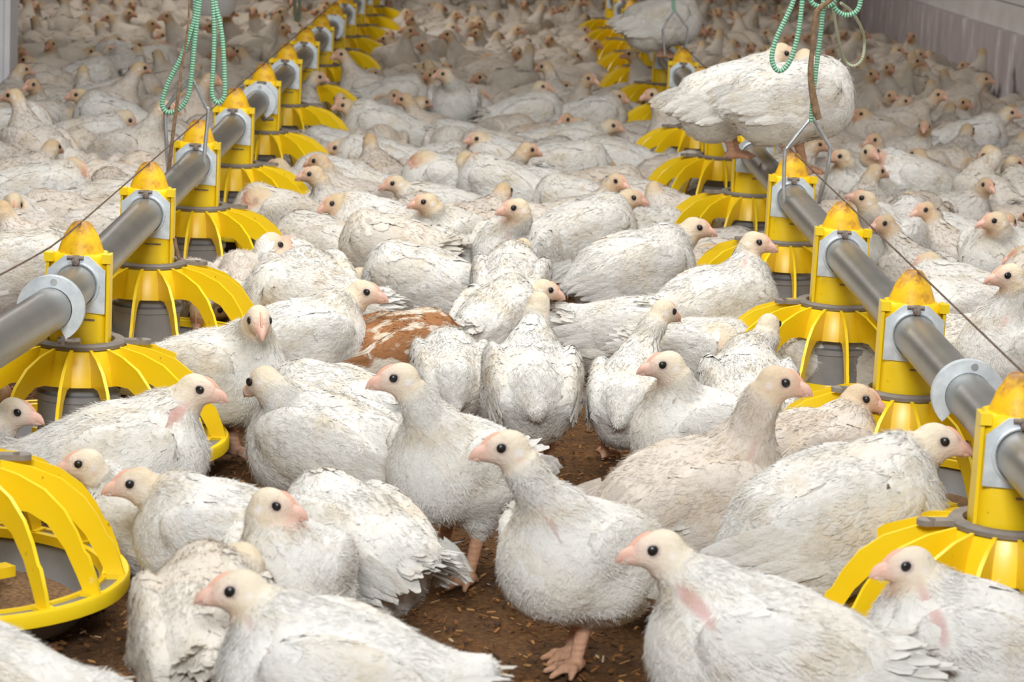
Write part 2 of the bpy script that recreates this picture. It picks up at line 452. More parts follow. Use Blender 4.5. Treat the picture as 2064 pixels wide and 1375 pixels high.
def place_feeder(x, y, label, first=[True]):
    o = feeder0 if first[0] else copy_tree(feeder0); first[0] = False
    o.location = (x, y, 0); o.rotation_euler = (0, 0, 0)
    tag(o, label, 'feeder', 'yellow pan feeders along the two pipes'); FEEDERS.append((x, y))
for i in range(14):
    y = YL+STEP*(i-1); x = left_x(y)
    if i == 0: x = -0.568
    lab = 'yellow pan feeder %s from the camera on the left pipe' % ordinals[i] if i else 'large yellow pan feeder cut by the left edge, first on the left pipe'
    place_feeder(x, y, lab)
for i in range(14):
    y = YR+STEP*i
    lab = 'yellow pan feeder %s from the camera on the right pipe' % ordinals[i] if i else 'yellow pan feeder cut by the right edge, first on the right pipe'
    place_feeder(XR, y, lab)
for nm, fx, y0, lab in (('left', left_x, 2.2, 'long grey galvanised feed pipe of the left feeder row'), ('right', lambda y: XR, 1.9, 'long grey galvanised feed pipe of the right feeder row')):
    ys_ = list(np.arange(y0, 3.8, 0.1))+list(np.arange(3.8, 13.5, 0.7))
    m = MB(); m.tube([(fx(y), y, PZ) for y in ys_], 0.0272, 28)
    tag(link('feed_pipe', m.mesh('feed_pipe', M_PIPE)), lab, 'pipe', 'feed pipes')
    m = MB(); m.tube([(fx(y)+(0 if nm == 'left' else 0.004), y, 0.3465+(0.0 if i % 1 else 0.0)) for i, y in enumerate(ys_)], 0.0013, 6)
    tag(link('perch_wire', m.mesh('perch_wire', M_WIRE)), 'thin dark wire stretched over the caps of the %s feeder row' % nm, 'wire', 'wires over the feeder rows')
def coupling(x, y, label):                      # C-shaped zinc clamp on the pipe
    pts = []; n = 30; v = []; f = []
    for k in range(n+1):
        a = math.radians(-62+(360-70)*k/n)
        for r, t in ((0.0275, -0.006), (0.0425, -0.006), (0.0425, 0.006), (0.0275, 0.006)):
            v.append((r*math.cos(a), t, r*math.sin(a)))
    for k in range(n):
        for q in range(4):
            f.append((k*4+q, k*4+(q+1) % 4, k*4+4+(q+1) % 4, k*4+4+q))
    f += [(3, 2, 1, 0), (n*4, n*4+1, n*4+2, n*4+3)]
    m = MB(); m.add(v, f)
    a = math.radians(-62)
    o = link('pipe_coupling', m.mesh('pipe_coupling', M_ZINC), None, (x, y, PZ))
    m = MB(); m.tube([(0.010, -0.003, -0.0400), (0.038, -0.003, -0.0400)], 0.0042, 8); m.tube([(0.014, -0.003, -0.040), (0.019, -0.003, -0.040)], 0.0075, 6)
    link('bolt', m.mesh('bolt', M_BOLT), o)
    m = MB(); m.tube([(0.004, -0.0085, 0.0350), (0.004, -0.005, 0.0350)], 0.0042, 14)
    link('rivet', m.mesh('rivet', M_ROD), o)
    tag(o, label, 'clamp', 'zinc clamps on the feed pipes')
coupling(left_x(3.21), 3.21, 'round zinc clamp on the left pipe in front of the second feeder')
coupling(XL, YL+4*STEP-0.14, 'round zinc clamp on the left pipe in front of the sixth feeder')
coupling(XL, YL+8*STEP-0.14, 'round zinc clamp on the left pipe in front of the tenth feeder')
coupling(XR, 2.93, 'round zinc clamp on the right pipe just behind the first feeder')
coupling(XR, YR+4*STEP+0.26, 'round zinc clamp on the right pipe under the perched birds')
coupling(XR, YR+8*STEP+0.22, 'round zinc clamp on the right pipe under the far perched bird')

# hanger rods, cords and twine
def rod(px, Y, label):
    pts = [at_depth(x, y, Y+dy) for x, y, dy in px]
    m = MB(); m.tube(bezier(pts, 6), 0.0036, 10)
    tag(link('pipe_hanger', m.mesh('pipe_hanger', M_ROD)), label, 'hanger', 'steel hangers holding the pipes')
rod([(392, 376, -.02), (411, 350, 0), (413, 300, 0), (420, 226, 0), (414, 214, 0), (392, 167, 0), (384, 162, 0), (376, 167, 0), (338, 214, 0), (333, 226, 0), (336, 300, 0), (340, 372, .02)], 4.73, 'bent steel hanger rod around the left pipe below green cord')
rod([(1606, 447, -.02), (1588, 425, 0), (1580, 400, 0), (1582, 308, 0), (1588, 296, 0), (1626, 248, 0), (1635, 243, 0), (1644, 248, 0), (1669, 290, 0), (1673, 303, 0), (1666, 350, 0), (1651, 410, .02)], 4.62, 'bent steel hanger rod around the right pipe below the perched birds')
rod([(1340, 112, 0), (1336, 62, 0), (1338, 55, 0), (1356, 24, 0), (1362, 24, 0), (1383, 52, 0), (1386, 60, 0), (1382, 104, 0)], 7.55, 'small steel hanger rod in front of the far perched bird')
GREENS = [(0.03, 0.27, 0.13), (0.46, 0.68, 0.54)]
def cord(paths, Y, label, r=0.0043, pal=GREENS, mat=None):
    m = MB()
    for px in paths:
        K = [at_depth(x, y, Y+dy) for x, y, dy in px]
        P = np.array(bezier(K, 40))
        if px[0][1] <= -30: P = np.concatenate([[K[0]+np.array([0, 0, 1.4])], P])      # the cords go on up to the roof
        if px[-1][1] <= -30: P = np.concatenate([P, [K[-1]+np.array([0, 0, 1.4])]])
        P = np.array(P); d = np.r_[0, np.cumsum(np.linalg.norm(np.diff(P, axis=0), axis=1))]
        nn = max(8, int(d[-1]/0.0012)); t = np.linspace(0, d[-1], nn)
        P = np.stack([np.interp(t, d, P[:, i]) for i in range(3)], 1)
        cols = [pal[(i//2) % 2] for i in range(nn)]
        m.tube(P, r, 8, cols)
    o = link('green_cord', m.mesh('green_cord', mat or M_CORD, col=True)); tag(o, label, 'cord', 'green braided cords')
cord([[(395, -60, 0), (394, 0, 0), (390, 80, 0), (387, 130, 0), (385, 163, 0)],
      [(402, -40, -.01), (396, 20, -.01), (372, 100, -.01), (340, 165, -.01), (327, 208, -.01), (337, 226, -.01), (358, 222, -.01), (378, 196, -.01), (386, 150, -.01), (393, 80, -.01), (403, 0, -.01), (408, -40, -.01)]],
     4.72, 'green braided cord with a long loop above the left hanger')
cord([[(430, -60, 0), (429, 0, 0), (432, 60, 0), (430, 130, 0), (427, 180, 0), (431, 200, 0), (440, 207, 0), (449, 200, 0), (453, 180, 0), (450, 100, 0), (444, 50, 0), (434, 5, 0), (432, -60, 0)]],
     4.70, 'narrow hanging loop of green braided cord right of the left hanger')
cord([[(1664, -60, 0), (1660, 0, 0), (1655, 60, 0), (1646, 130, 0), (1638, 200, 0), (1635, 246, 0)]], 4.61, 'pale green braided cord running straight down to the right hanger')
cord([[(1608, -50, 0), (1598, 5, 0), (1566, 75, 0), (1556, 112, 0), (1560, 134, 0), (1571, 143, 0), (1585, 134, 0), (1598, 108, 0), (1610, 60, 0), (1617, 0, 0), (1620, -50, 0)]], 4.55, 'hanging green cord loop in front of the perched bird heads')
cord([[(1622, -40, 0), (1634, 0, 0), (1646, 12, 0), (1664, 13, 0), (1680, 4, 0), (1692, -30, 0)],
      [(1676, -40, .01), (1678, 0, .01), (1684, 18, .01), (1702, 30, .01), (1722, 26, .01), (1733, 8, .01), (1736, -40, .01)]], 4.58, 'knotted green cord curling at the top above the right hanger')
cord([[(1672, -30, .05), (1680, 20, .1), (1690, 80, .15), (1702, 120, .2), (1720, 133, .2), (1738, 118, .2), (1742, 80, .2), (1733, 50, .15), (1715, 22, .1), (1695, 6, .05)]], 4.8, 'thin faded cord loop hanging right of the right hanger', r=0.0030, pal=[(0.30, 0.36, 0.22), (0.55, 0.55, 0.42)])
cord([[(1354, -60, 0), (1357, 0, 0), (1359, 25, 0)]], 7.55, 'short green cord above the small far hanger', r=0.005)
cord([[(592, -60, 0), (594, 10, 0), (598, 40, 0), (603, 30, 0), (604, -20, 0), (604, -60, 0)]], 8.6, 'dim cord loop hanging beside the far left feeders', r=0.006, pal=[(0.10, 0.14, 0.09), (0.25, 0.26, 0.2)])
def twine(px, Y, rr, label):
    P = bezier([at_depth(x, y, Y+dy) for x, y, dy in px], 8)
    r = np.interp(np.linspace(0, 1, len(P)), np.linspace(0, 1, len(rr)), rr)
    m = MB(); m.tube(P, list(r), 8)
    tag(link('brown_twine', m.mesh('brown_twine', M_TWINE)), label, 'twine')
twine([(1690, -10, 0), (1664, 8, 0), (1646, 26, 0), (1640, 60, 0), (1637, 100, 0), (1634, 140, 0), (1636, 175, 0), (1641, 205, 0), (1645, 225, 0), (1651, 240, 0)], 4.56, [0.003, 0.0045, 0.0055, 0.0045, 0.004, 0.0055, 0.006, 0.007, 0.0075, 0.0055], 'frayed brown twine hanging beside the right green cord')
twine([(384, -30, 0), (378, 60, 0), (367, 130, 0), (358, 200, 0), (350, 260, 0), (343, 320, 0), (339, 352, 0)], 4.69, [0.0018, 0.0018, 0.0022, 0.003, 0.0034, 0.0034, 0.0034], 'dark brown strap hanging past the left hanger')
twine([(352, 480, 0), (355, 500, 0), (362, 524, 0)], 3.98, [0.003, 0.003, 0.003], 'short dark twine end beside the third left feeder pillar')
bk = at_depth(428, 8, 9.5)
m = MB(); m.lathe([(0.0, -0.045), (0.062, -0.042), (0.082, -0.02), (0.092, 0.05), (0.095, 0.16), (0.0, 0.17)], 32); m.tube([(0, 0, 0.16), (0, 0, 1.9)], 0.003, 6)
tag(link('hanging_bucket', m.mesh('hanging_bucket', M_BUCKET), None, tuple(bk)), 'white rounded plastic bucket hanging at the top edge above the flock', 'bucket')

# ------------------------------------------------------------------ birds: smooth implicit body, feathers laid over it
class Field:
    def __init__(self, lo, hi, h):
        self.o = np.array(lo, np.float32); self.h = h
        self.n = np.ceil((np.array(hi)-np.array(lo))/h).astype(int)+1
        self.ax = [self.o[i]+h*np.arange(self.n[i], dtype=np.float32) for i in range(3)]
        self.F = np.full(self.n, 0.04, np.float32)
    def add(self, fn, lo, hi, k):
        m = k+2.5*self.h; s = []
        for i in range(3):
            a = int(max(0, math.floor((lo[i]-m-self.o[i])/self.h))); b = int(min(self.n[i], math.ceil((hi[i]+m-self.o[i])/self.h)+1))
            if b <= a: return
            s.append(slice(a, b))
        x = self.ax[0][s[0]][:, None, None]; y = self.ax[1][s[1]][None, :, None]; z = self.ax[2][s[2]][None, None, :]
        d = fn(x, y, z); f = self.F[tuple(s)]
        hh = np.maximum(k-np.abs(f-d), 0.0)/k
        self.F[tuple(s)] = np.minimum(f, d)-hh*hh*(k*0.25)
    def ell(self, c, r, k, R=None):
        c = np.asarray(c, np.float32); r = np.asarray(r, np.float32)
        if R is None: R = np.eye(3, dtype=np.float32)
        R = np.asarray(R, np.float32); e = np.sqrt(((R*r[None, :])**2).sum(1))
        def fn(x, y, z):
            dx, dy, dz = x-c[0], y-c[1], z-c[2]; s0 = 0; s1 = 0
            for i in range(3):
                q = (dx*R[0, i]+dy*R[1, i]+dz*R[2, i])/r[i]; q2 = q*q; s0 = s0+q2; s1 = s1+q2/(r[i]*r[i])
            k0 = np.sqrt(s0); return k0*(k0-1.0)/np.maximum(np.sqrt(s1), 1e-6)
        self.add(fn, c-e, c+e, k)
    def cone(self, a, b, r1, r2, k):
        a = np.asarray(a, np.float32); b = np.asarray(b, np.float32); ba = b-a; L2 = float(ba@ba)+1e-12; rr = max(r1, r2)
        def fn(x, y, z):
            px, py, pz = x-a[0], y-a[1], z-a[2]
            t = np.clip((px*ba[0]+py*ba[1]+pz*ba[2])/L2, 0, 1)
            return np.sqrt((px-t*ba[0])**2+(py-t*ba[1])**2+(pz-t*ba[2])**2)-(r1+(r2-r1)*t)
        self.add(fn, np.minimum(a, b)-rr, np.maximum(a, b)+rr, k)
    def sample(self, P):
        q = (P-self.o)/self.h; i = np.clip(np.floor(q).astype(int), 0, self.n-2); t = np.clip(q-i, 0, 1); out = 0
        for a in (0, 1):
            for b in (0, 1):
                for c in (0, 1):
                    w = np.abs(1-a-t[:, 0])*np.abs(1-b-t[:, 1])*np.abs(1-c-t[:, 2]); out = out+w*self.F[i[:, 0]+a, i[:, 1]+b, i[:, 2]+c]
        return out
    def grad(self, P):
        e = self.h
        return unit(np.stack([self.sample(P+d)-self.sample(P-d) for d in (np.eye(3)*e)], 1))
    def surface(self):
        F = self.F; S = F < 0
        c = np.zeros(np.array(F.shape)-1, np.int8)
        sl = [slice(0, -1), slice(1, None)]
        for i in (0, 1):
            for j in (0, 1):
                for k in (0, 1):
                    c += S[sl[i], sl[j], sl[k]]
        mask = (c > 0) & (c < 8); idx = np.argwhere(mask)
        G = np.stack([F[idx[:, 0]+i, idx[:, 1]+j, idx[:, 2]+k] for i in (0, 1) for j in (0, 1) for k in (0, 1)], 1)
        off = np.array([(i, j, k) for i in (0, 1) for j in (0, 1) for k in (0, 1)], np.float32)
        acc = np.zeros((len(idx), 3), np.float32); cnt = np.zeros(len(idx), np.float32)
        for a in range(8):
            for b in range(a+1, 8):
                if abs(off[a]-off[b]).sum() != 1: continue
                fa, fb = G[:, a], G[:, b]; x = (fa < 0) != (fb < 0)
                t = np.where(x, fa/np.where(x, fa-fb, 1), 0)[:, None]
                acc += np.where(x[:, None], off[a]+(off[b]-off[a])*t, 0); cnt += x
        V = self.o+self.h*(idx+acc/cnt[:, None])
        vid = np.full(mask.shape, -1, np.int64); vid[mask] = np.arange(len(idx)); Q = []
        for ax in range(3):
            u, w = [i for i in range(3) if i != ax]
            A = np.take(S, range(0, F.shape[ax]-1), ax); B = np.take(S, range(1, F.shape[ax]), ax)
            e = np.argwhere(A != B); e = e[(e[:, u] > 0) & (e[:, w] > 0) & (e[:, u] < F.shape[u]-1) & (e[:, w] < F.shape[w]-1)]
            ins = A[tuple(e.T)]
            def cell(du, dw):
                q = e.copy(); q[:, u] -= du; q[:, w] -= dw; return vid[tuple(q.T)]
            q = np.stack([cell(1, 1), cell(0, 1), cell(0, 0), cell(1, 0)], 1)
            fl = ins if ax != 1 else ~ins
            q[~fl] = q[~fl][:, ::-1]; Q.append(q)
        Q = np.concatenate(Q)
        return V.astype(np.float32), Q[(Q >= 0).all(1)]
def vnormals(V, Q):
    n = np.cross(V[Q[:, 2]]-V[Q[:, 0]], V[Q[:, 3]]-V[Q[:, 1]]); N = np.zeros_like(V)
    for i in range(4):
        for a in range(3):
            N[:, a] += np.bincount(Q[:, i], n[:, a], len(V))
    return N/np.maximum(np.linalg.norm(N, axis=1, keepdims=True), 1e-12)
def unit(v): return v/np.maximum(np.linalg.norm(v, axis=-1, keepdims=True), 1e-9)
def sstep(a, b, x):
    t = np.clip((x-a)/(b-a), 0, 1); return t*t*(3-2*t)

def leaves(P, N, D, L, W, lift, rad, tint, R, field=None):
    """curved feathers: P root, N surface normal, D direction of growth, L/W size, rad = curvature of the body below"""
    n = len(P); D = unit(D-N*(D*N).sum(1, keepdims=True)); S = np.cross(N, D)
    ts = np.array([-0.05, 0.38, 0.74, 1.0]); pr = np.array([0.62, 1.0, 0.92, 0.38]); us = np.array([-1.0, 0, 1.0])
    V = np.zeros((n, 4, 3, 3), np.float32)
    jit = R.uniform(-0.10, 0.10, (n, 3))
    for i in range(4):
        for j in range(3):
            t = ts[i]*L; u = us[j]*W*0.5*pr[i]
            tip = (0.12*(1-abs(us[j])) if i == 3 else 0)+(jit[:, j] if i == 3 else 0)
            h = lift*max(ts[i], 0)**1.5-0.0012-(t*t)/(2*rad)+(1-us[j]**2)*0.10*W
            V[:, i, j] = P+D*(t+tip*L*0.6)[:, None]+S*u[:, None]+N*h[:, None]
    if field is not None:                    # lay the feather along the body: only its tip stands off
        A = V.reshape(-1, 3).astype(np.float64)
        want = (np.clip(ts, 0, 1)**1.5)[None, :, None]*lift[:, None, None]+(1-us**2)[None, None, :]*(0.05*W)[:, None, None]+np.array([-0.0012, 0.0003, 0.0004, 0.0003])[None, :, None]
        want = np.broadcast_to(want, (n, 4, 3)).reshape(-1)
        for _ in range(2):
            A = A-field.grad(A)*(field.sample(A)-want)[:, None]
        V = A.reshape(n, 4, 3, 3)
    base = np.array([(i*3+j, i*3+j+1, i*3+j+4, i*3+j+3) for i in range(3) for j in range(2)])
    Q = (np.arange(n)[:, None, None]*12+base[None]).reshape(-1, 4)
    C = np.repeat(tint, 12, axis=0)
    return V.reshape(-1, 3), Q, C
def thin(P, size, R):
    """an even subset of the points, about `size` apart"""
    o = R.permutation(len(P)); k = np.floor(P[o]/size).astype(np.int64)
    key = (k[:, 0]*73856093) ^ (k[:, 1]*19349663) ^ (k[:, 2]*83492791)
    return o[np.unique(key, return_index=True)[1]]

WHITE = np.array([0.80, 0.785, 0.745]); CREAM = np.array([0.80, 0.67, 0.46]); FACE = np.array([0.80, 0.66, 0.57])
PINK = np.array([0.77, 0.50, 0.41]); SHANK = np.array([0.60, 0.35, 0.23])

def bird_arrays(zc, head, hyaw, hpitch, stand=True, pitch=0.16, s=1.0, res=0.0034, seed=0, feathers=1.0, feet=((0.018, 0.036), (-0.016, -0.036)), tail=0.35, legdrop=None, twist=0.0, bare=0.0, fat=1.0, tanned=0.0):
    CREAM = np.array([0.80, 0.68, 0.48])*(1-tanned)+np.array([0.74, 0.56, 0.30])*tanned
    FACE = np.array([0.80, 0.66, 0.56])*(1-tanned)+np.array([0.74, 0.50, 0.32])*tanned
    PINK = np.array([0.77, 0.50, 0.41])*(1-tanned)+np.array([0.68, 0.38, 0.27])*tanned
    R = np.random.default_rng(seed)
    H = np.array(head, float); hs = 0.95*(0.65+0.35*s)
    fh = np.array([math.cos(hyaw)*math.cos(hpitch), math.sin(hyaw)*math.cos(hpitch), math.sin(hpitch)])
    sh = np.array([-math.sin(hyaw), math.cos(hyaw), 0.0]); uh = np.cross(fh, sh)
    cp, sp = math.cos(pitch), math.sin(pitch)
    T0 = np.array([0, 0, zc])
    BR = np.array([[cp, 0, -sp], [0, 1, 0], [sp, 0, cp]])            # columns: body forward, left, up
    def B(x, y, z): return T0+BR@(np.array([x, y, z])*s)
    lo = np.minimum(H-0.045, [-0.16*s, -0.10*s, -0.002 if stand else zc-0.095*s]); hi = np.maximum(H+0.045, [0.125*s, 0.10*s, zc+0.10*s])
    if legdrop: lo[2] = min(lo[2], -0.012)
    g = Field(lo-0.006, hi+0.006, res)
    g.ell(B(0, 0, 0), np.array([0.091, 0.062*fat, 0.061])*s, 0.02, BR)
    g.ell(B(0.043, 0, -0.008), np.array([0.055, 0.056*fat, 0.060])*s, 0.025*s, BR)
    g.ell(B(-0.042, 0, -0.022), np.array([0.056, 0.056*fat, 0.052])*s, 0.025*s, BR)
    g.cone(B(-0.070, 0, 0.014), B(-0.116, 0, (0.012+0.06*tail) if tail >= 0.25 else -0.014+0.13*tail), 0.034*s, (0.012 if tail >= 0.25 else 0.010)*s, 0.025*s)
    wing = []
    for sd in (1, -1):
        a = 0.10*sd
        WR = BR@np.array([[math.cos(a), -math.sin(a), 0], [math.sin(a), math.cos(a), 0], [0, 0, 1]])@np.array([[math.cos(.16), 0, -math.sin(.16)], [0, 1, 0], [math.sin(.16), 0, math.cos(.16)]])
        c = B(-0.012, sd*0.053*fat, 0.012); r = np.array([0.078, 0.017, 0.040])*s
        g.ell(c, r, 0.007*s, WR); wing.append((c, r, WR))
    # thighs, shanks, toes
    legs = []
    if stand:
        for i, sd in enumerate((1, -1)):
            fx, fy = feet[i]; fz = 0.0
            hip = B(-0.004, sd*0.036, -0.026); hock = np.array([fx-0.018, fy, min(zc*0.55, 0.068)])
            ank = np.array([fx, fy, 0.012])
            g.cone(hip, hock*0.75+hip*0.25, 0.036*s, 0.017*s, 0.018*s); g.cone(hock*0.75+hip*0.25, hock, 0.016*s, 0.0085*s, 0.010)
            legs.append((hock, ank))
            g.cone(hock, ank, 0.0085*s, 0.0070*s, 0.006)
            for q, ll in ((0.0, 0.040), (0.55, 0.034), (-0.55, 0.034), (math.pi, 0.017)):
                mid = ank+np.array([math.cos(q)*ll*0.55, math.sin(q)*ll*0.55, -0.002]); end = ank+np.array([math.cos(q)*ll, math.sin(q)*ll, -0.0075])
                g.cone(ank+np.array([0, 0, -0.003]), mid, 0.0058*s, 0.0050*s, 0.005); g.cone(mid, end, 0.0050*s, 0.0030*s, 0.003)
    # neck
    P0 = B(0.052, 0, 0.024); P3 = H-fh*0.0085*hs-uh*0.006*hs; Ln = np.linalg.norm(P3-P0)
    P1 = P0+(BR@np.array([0.42, 0, 0.72]))*Ln*0.40; P2 = P3-uh*Ln*0.36-fh*Ln*0.16
    npt = []
    for i in range(10):
        t = i/9; npt.append((1-t)**3*P0+3*t*(1-t)**2*P1+3*t*t*(1-t)*P2+t**3*P3)
    rad = np.interp(np.linspace(0, 1, 10), [0, 0.35, 0.7, 1], [0.035, 0.0225, 0.0176, 0.0162])*s
    for i in range(9):
        g.cone(npt[i], npt[i+1], rad[i], rad[i+1], (0.018 if i < 3 else 0.008)*s)
    HR = np.stack([fh, sh, uh], 1)
    g.ell(H, np.array([0.0235, 0.0155, 0.0168])*hs, 0.007*hs, HR)
    g.ell(H-fh*0.006*hs+uh*0.003*hs, np.array([0.0180, 0.0150, 0.0160])*hs, 0.005*hs, HR)
    g.cone(H+fh*0.010*hs-uh*0.003*hs, H+fh*0.025*hs-uh*0.005*hs, 0.0125*hs, 0.0082*hs, 0.006*hs)
    g.ell(H-fh*0.004*hs-uh*0.010*hs, np.array([0.0140, 0.0135, 0.0100])*hs, 0.006*hs, HR)
    V, Q = g.surface()
    # regions
    q = (V-H)@HR/hs
    em = (np.abs(q[:, 0]-0.0055) < 0.004) & (np.abs(q[:, 2]-0.0035) < 0.004) & (np.abs(q[:, 1]) < 0.0205)
    ysurf = np.abs(q[em, 1]).max() if em.any() else 0.0165
    dh = np.linalg.norm(q/np.array([1.15, 1.0, 1.0]), axis=1)
    npts = np.array(npt); dn = np.min([np.linalg.norm(V-p, axis=1)-r for p, r in zip(npt[2:], rad[2:])], axis=0)
    b = (V-T0)@BR/s
    is_head = dh < 0.027
    dl = np.full(len(V), 1.0)
    for hk, an in legs:
        ba = an-hk; t = np.clip(((V-hk)@ba)/(ba@ba), 0, 1); dd = np.linalg.norm(V-hk-t[:, None]*ba, axis=1)
        dl = np.minimum(dl, np.where((V[:, 2] < 0.018), dd*0.0, dd))
    is_leg = (dl < 0.0125*s) if stand else np.zeros(len(V), bool)
    C = np.tile(WHITE, (len(V), 1))
    lump = np.sin(V[:, 0]*70+seed)+np.sin(V[:, 1]*83+V[:, 2]*60+seed*2)+np.sin(V[:, 2]*95+V[:, 0]*31)
    C *= (1+0.02*lump)[:, None]
    w = sstep(0.044, 0.020, dh)*0.70; C = C*(1-w[:, None])+CREAM*w[:, None]
    w = sstep(-0.012, 0.010, q[:, 0])*sstep(0.036, 0.026, dh)*sstep(0.021, 0.008, q[:, 2]); C = C*(1-w[:, None]*0.85)+FACE*(w[:, None]*0.85)
    w = sstep(0.010, 0.026, q[:, 0])*sstep(0.045, 0.035, dh); C = C*(1-w[:, None]*0.8)+PINK*(w[:, None]*0.8)
    w = sstep(0.0070, 0.0030, np.linalg.norm(np.stack([q[:, 0]+0.0120, np.abs(q[:, 1])-0.0155, q[:, 2]+0.003], 1), axis=1)); C = C*(1-w[:, None])+np.array([0.86, 0.80, 0.77])*w[:, None]
    w = sstep(0.0060, 0.0030, np.linalg.norm(np.stack([q[:, 0]+0.0130, np.abs(q[:, 1])-0.0155, q[:, 2]+0.010], 1), axis=1))*0.5; C = C*(1-w[:, None])+PINK*w[:, None]
    w = sstep(0.0082, 0.0056, np.linalg.norm(np.stack([q[:, 0]-0.0055, np.abs(q[:, 1])-ysurf, q[:, 2]-0.0035], 1), axis=1))*0.75; C = C*(1-w[:, None])+np.array([0.42, 0.32, 0.30])*w[:, None]
    if bare:
        t2 = npts[4]*0.5+npts[3]*0.5; side = np.abs((V-t2)@sh)
        td = unit((npts[5]-npts[3])[None])[0]; fw = np.cross(sh, td); rel = V-t2-fw*0.006*s
        w = sstep(1.0, 0.35, np.sqrt((rel@td/(0.030*s))**2+(rel@fw/(0.0065*s*(0.6+bare)))**2))*sstep(0.004, 0.010, np.abs(rel@sh))*min(1, 0.35+0.5*bare); C = C*(1-w[:, None])+np.array([0.62, 0.38, 0.35])*w[:, None]
        bm = w > 0.12
    C[is_leg] = SHANK*(1+0.12*np.sin(V[is_leg, 2:3]*900))
    w = sstep(0.036, 0.024, V[:, 2])*0.35*(~is_leg)*(1 if stand or not legdrop else 0); C = C*(1-w[:, None]*0.6)+np.array([0.55, 0.42, 0.28])*(w[:, None]*0.6)
    N = vnormals(V, Q)
    soft = (~is_head) & (~is_leg)
    V = V+N*(0.0011*lump*soft)[:, None]
    out = {'body': (V, Q, C)}
    # feathers
    wk = np.full(len(V), 9.0); ws = np.zeros(len(V))
    for sd, (c, r, WR) in zip((1, -1), wing):
        e = (V-c)@WR/r; k = np.linalg.norm(e, axis=1); m = (k < wk) & (b[:, 1]*sd > 0.02); wk[m] = k[m]; ws[m] = sd
    if not bare: bm = np.zeros(len(V), bool)
    in_wing = (wk < 1.10) & (np.abs(b[:, 1]) > 0.030)
    ok = soft & (~bm) & (V[:, 2] > (0.028 if stand else -9)) & (dh > 0.034)
    neckm = ok & (dn < 0.010) & (dh < 0.12) & (b[:, 2]*s+zc > zc+0.035*s) & (b[:, 0] > 0.02)
    tocur = npts[-1]-npts[0]; nd = -unit(tocur[None])[0]
    back = -BR[:, 0]; down = np.array([0, 0, -1.0])
    fr = sstep(0.015, 0.085, b[:, 0])[:, None]
    Dflow = back*(1-fr)+(down*0.9+back*0.35)*fr+down*0.22
    Dflow[neckm] = nd+0.15*back
    def tint(n, amt=1.0, P=None):
        t = WHITE*(1+R.normal(0, 0.030, (n, 1)))
        if P is not None:
            st = np.clip(np.sin(P[:, 0]*38+seed*1.7)+np.sin(P[:, 1]*45+P[:, 2]*52+seed)-0.55, 0, 1)[:, None]
            t = t*(1-0.26*st)+np.array([0.77, 0.66, 0.48])*(0.26*st)
        return t
    def make(m, gap, L, W, lift, rad, jit=0.22, cap=4000):
        idx = np.nonzero(m)[0]
        if len(idx) == 0: return None
        idx = idx[thin(V[idx], gap*s, R)][:cap]; n = len(idx)
        D = unit(Dflow[idx]+R.normal(0, jit, (n, 3)))
        Ls = L*s*R.uniform(0.8, 1.25, n); Ws = W*s*R.uniform(0.8, 1.2, n)
        return leaves(V[idx], N[idx], D, Ls, Ws, lift*s*R.uniform(0.6, 1.5, n), rad*s, tint(n, 1, V[idx]), R, g)
    def join(parts):
        parts = [p for p in parts if p is not None]
        if not parts: return None
        Vs, Qs, Cs, o = [], [], [], 0
        for v, f, c in parts:
            Vs.append(v); Qs.append(f+o); Cs.append(c); o += len(v)
        return np.concatenate(Vs), np.concatenate(Qs), np.concatenate(Cs)
    if feathers > 0:
        d = 1/math.sqrt(feathers)
        torso = ok & ~in_wing & ~neckm
        def down(m, count, ln, wd):             # fine loose barbs that soften the outline
            idx = np.nonzero(m)[0]
            if len(idx) == 0 or feathers < 0.3: return None
            idx = idx[R.integers(len(idx), size=count)]
            P = V[idx]+R.normal(0, res*0.5, (count, 3)); Nn = N[idx]
            P = P-Nn*((P-V[idx])*Nn).sum(1, keepdims=True)+Nn*0.0008
            D = unit(Dflow[idx]+R.normal(0, 0.38, (count, 3))); D = unit(D-Nn*(D*Nn).sum(1, keepdims=True)); S = np.cross(Nn, D)
            an = R.uniform(0.08, 0.42, count)[:, None]; L_ = (ln*s*R.uniform(0.5, 1.4, count))[:, None]; T = D*np.cos(an)+Nn*np.sin(an)
            w = wd*s*R.uniform(0.6, 1.3, count)[:, None]
            q4 = np.stack([P-S*w/2, P+S*w/2, P+T*L_+S*w*0.12, P+T*L_-S*w*0.12], 1).reshape(-1, 3)
            return q4, np.arange(count*4).reshape(-1, 4), np.repeat(tint(count, 1, P), 4, axis=0)
        big = feathers >= 1.0
        loose = ok & ~in_wing
        out['plumage'] = join([down(loose, 6000 if big else 1800, 0.0085, 0.0012 if big else 0.0018), down(ok & in_wing, 1900 if big else 600, 0.0085, 0.0011 if big else 0.0016),
                               down(soft & (~bm) & (dh > 0.026) & (dh < 0.060), 900 if big else 300, 0.0045, 0.0009),
                               make(torso & (b[:, 2] > -0.03), 0.0115*d, 0.028, 0.018, 0.0005, 0.085),
                               make(torso & (b[:, 2] <= -0.03), 0.0115*d, 0.020, 0.016, 0.0006, 0.075, 0.40),
                               make(neckm, 0.0085*d, 0.019, 0.0075, 0.0005, 0.30, 0.12)])
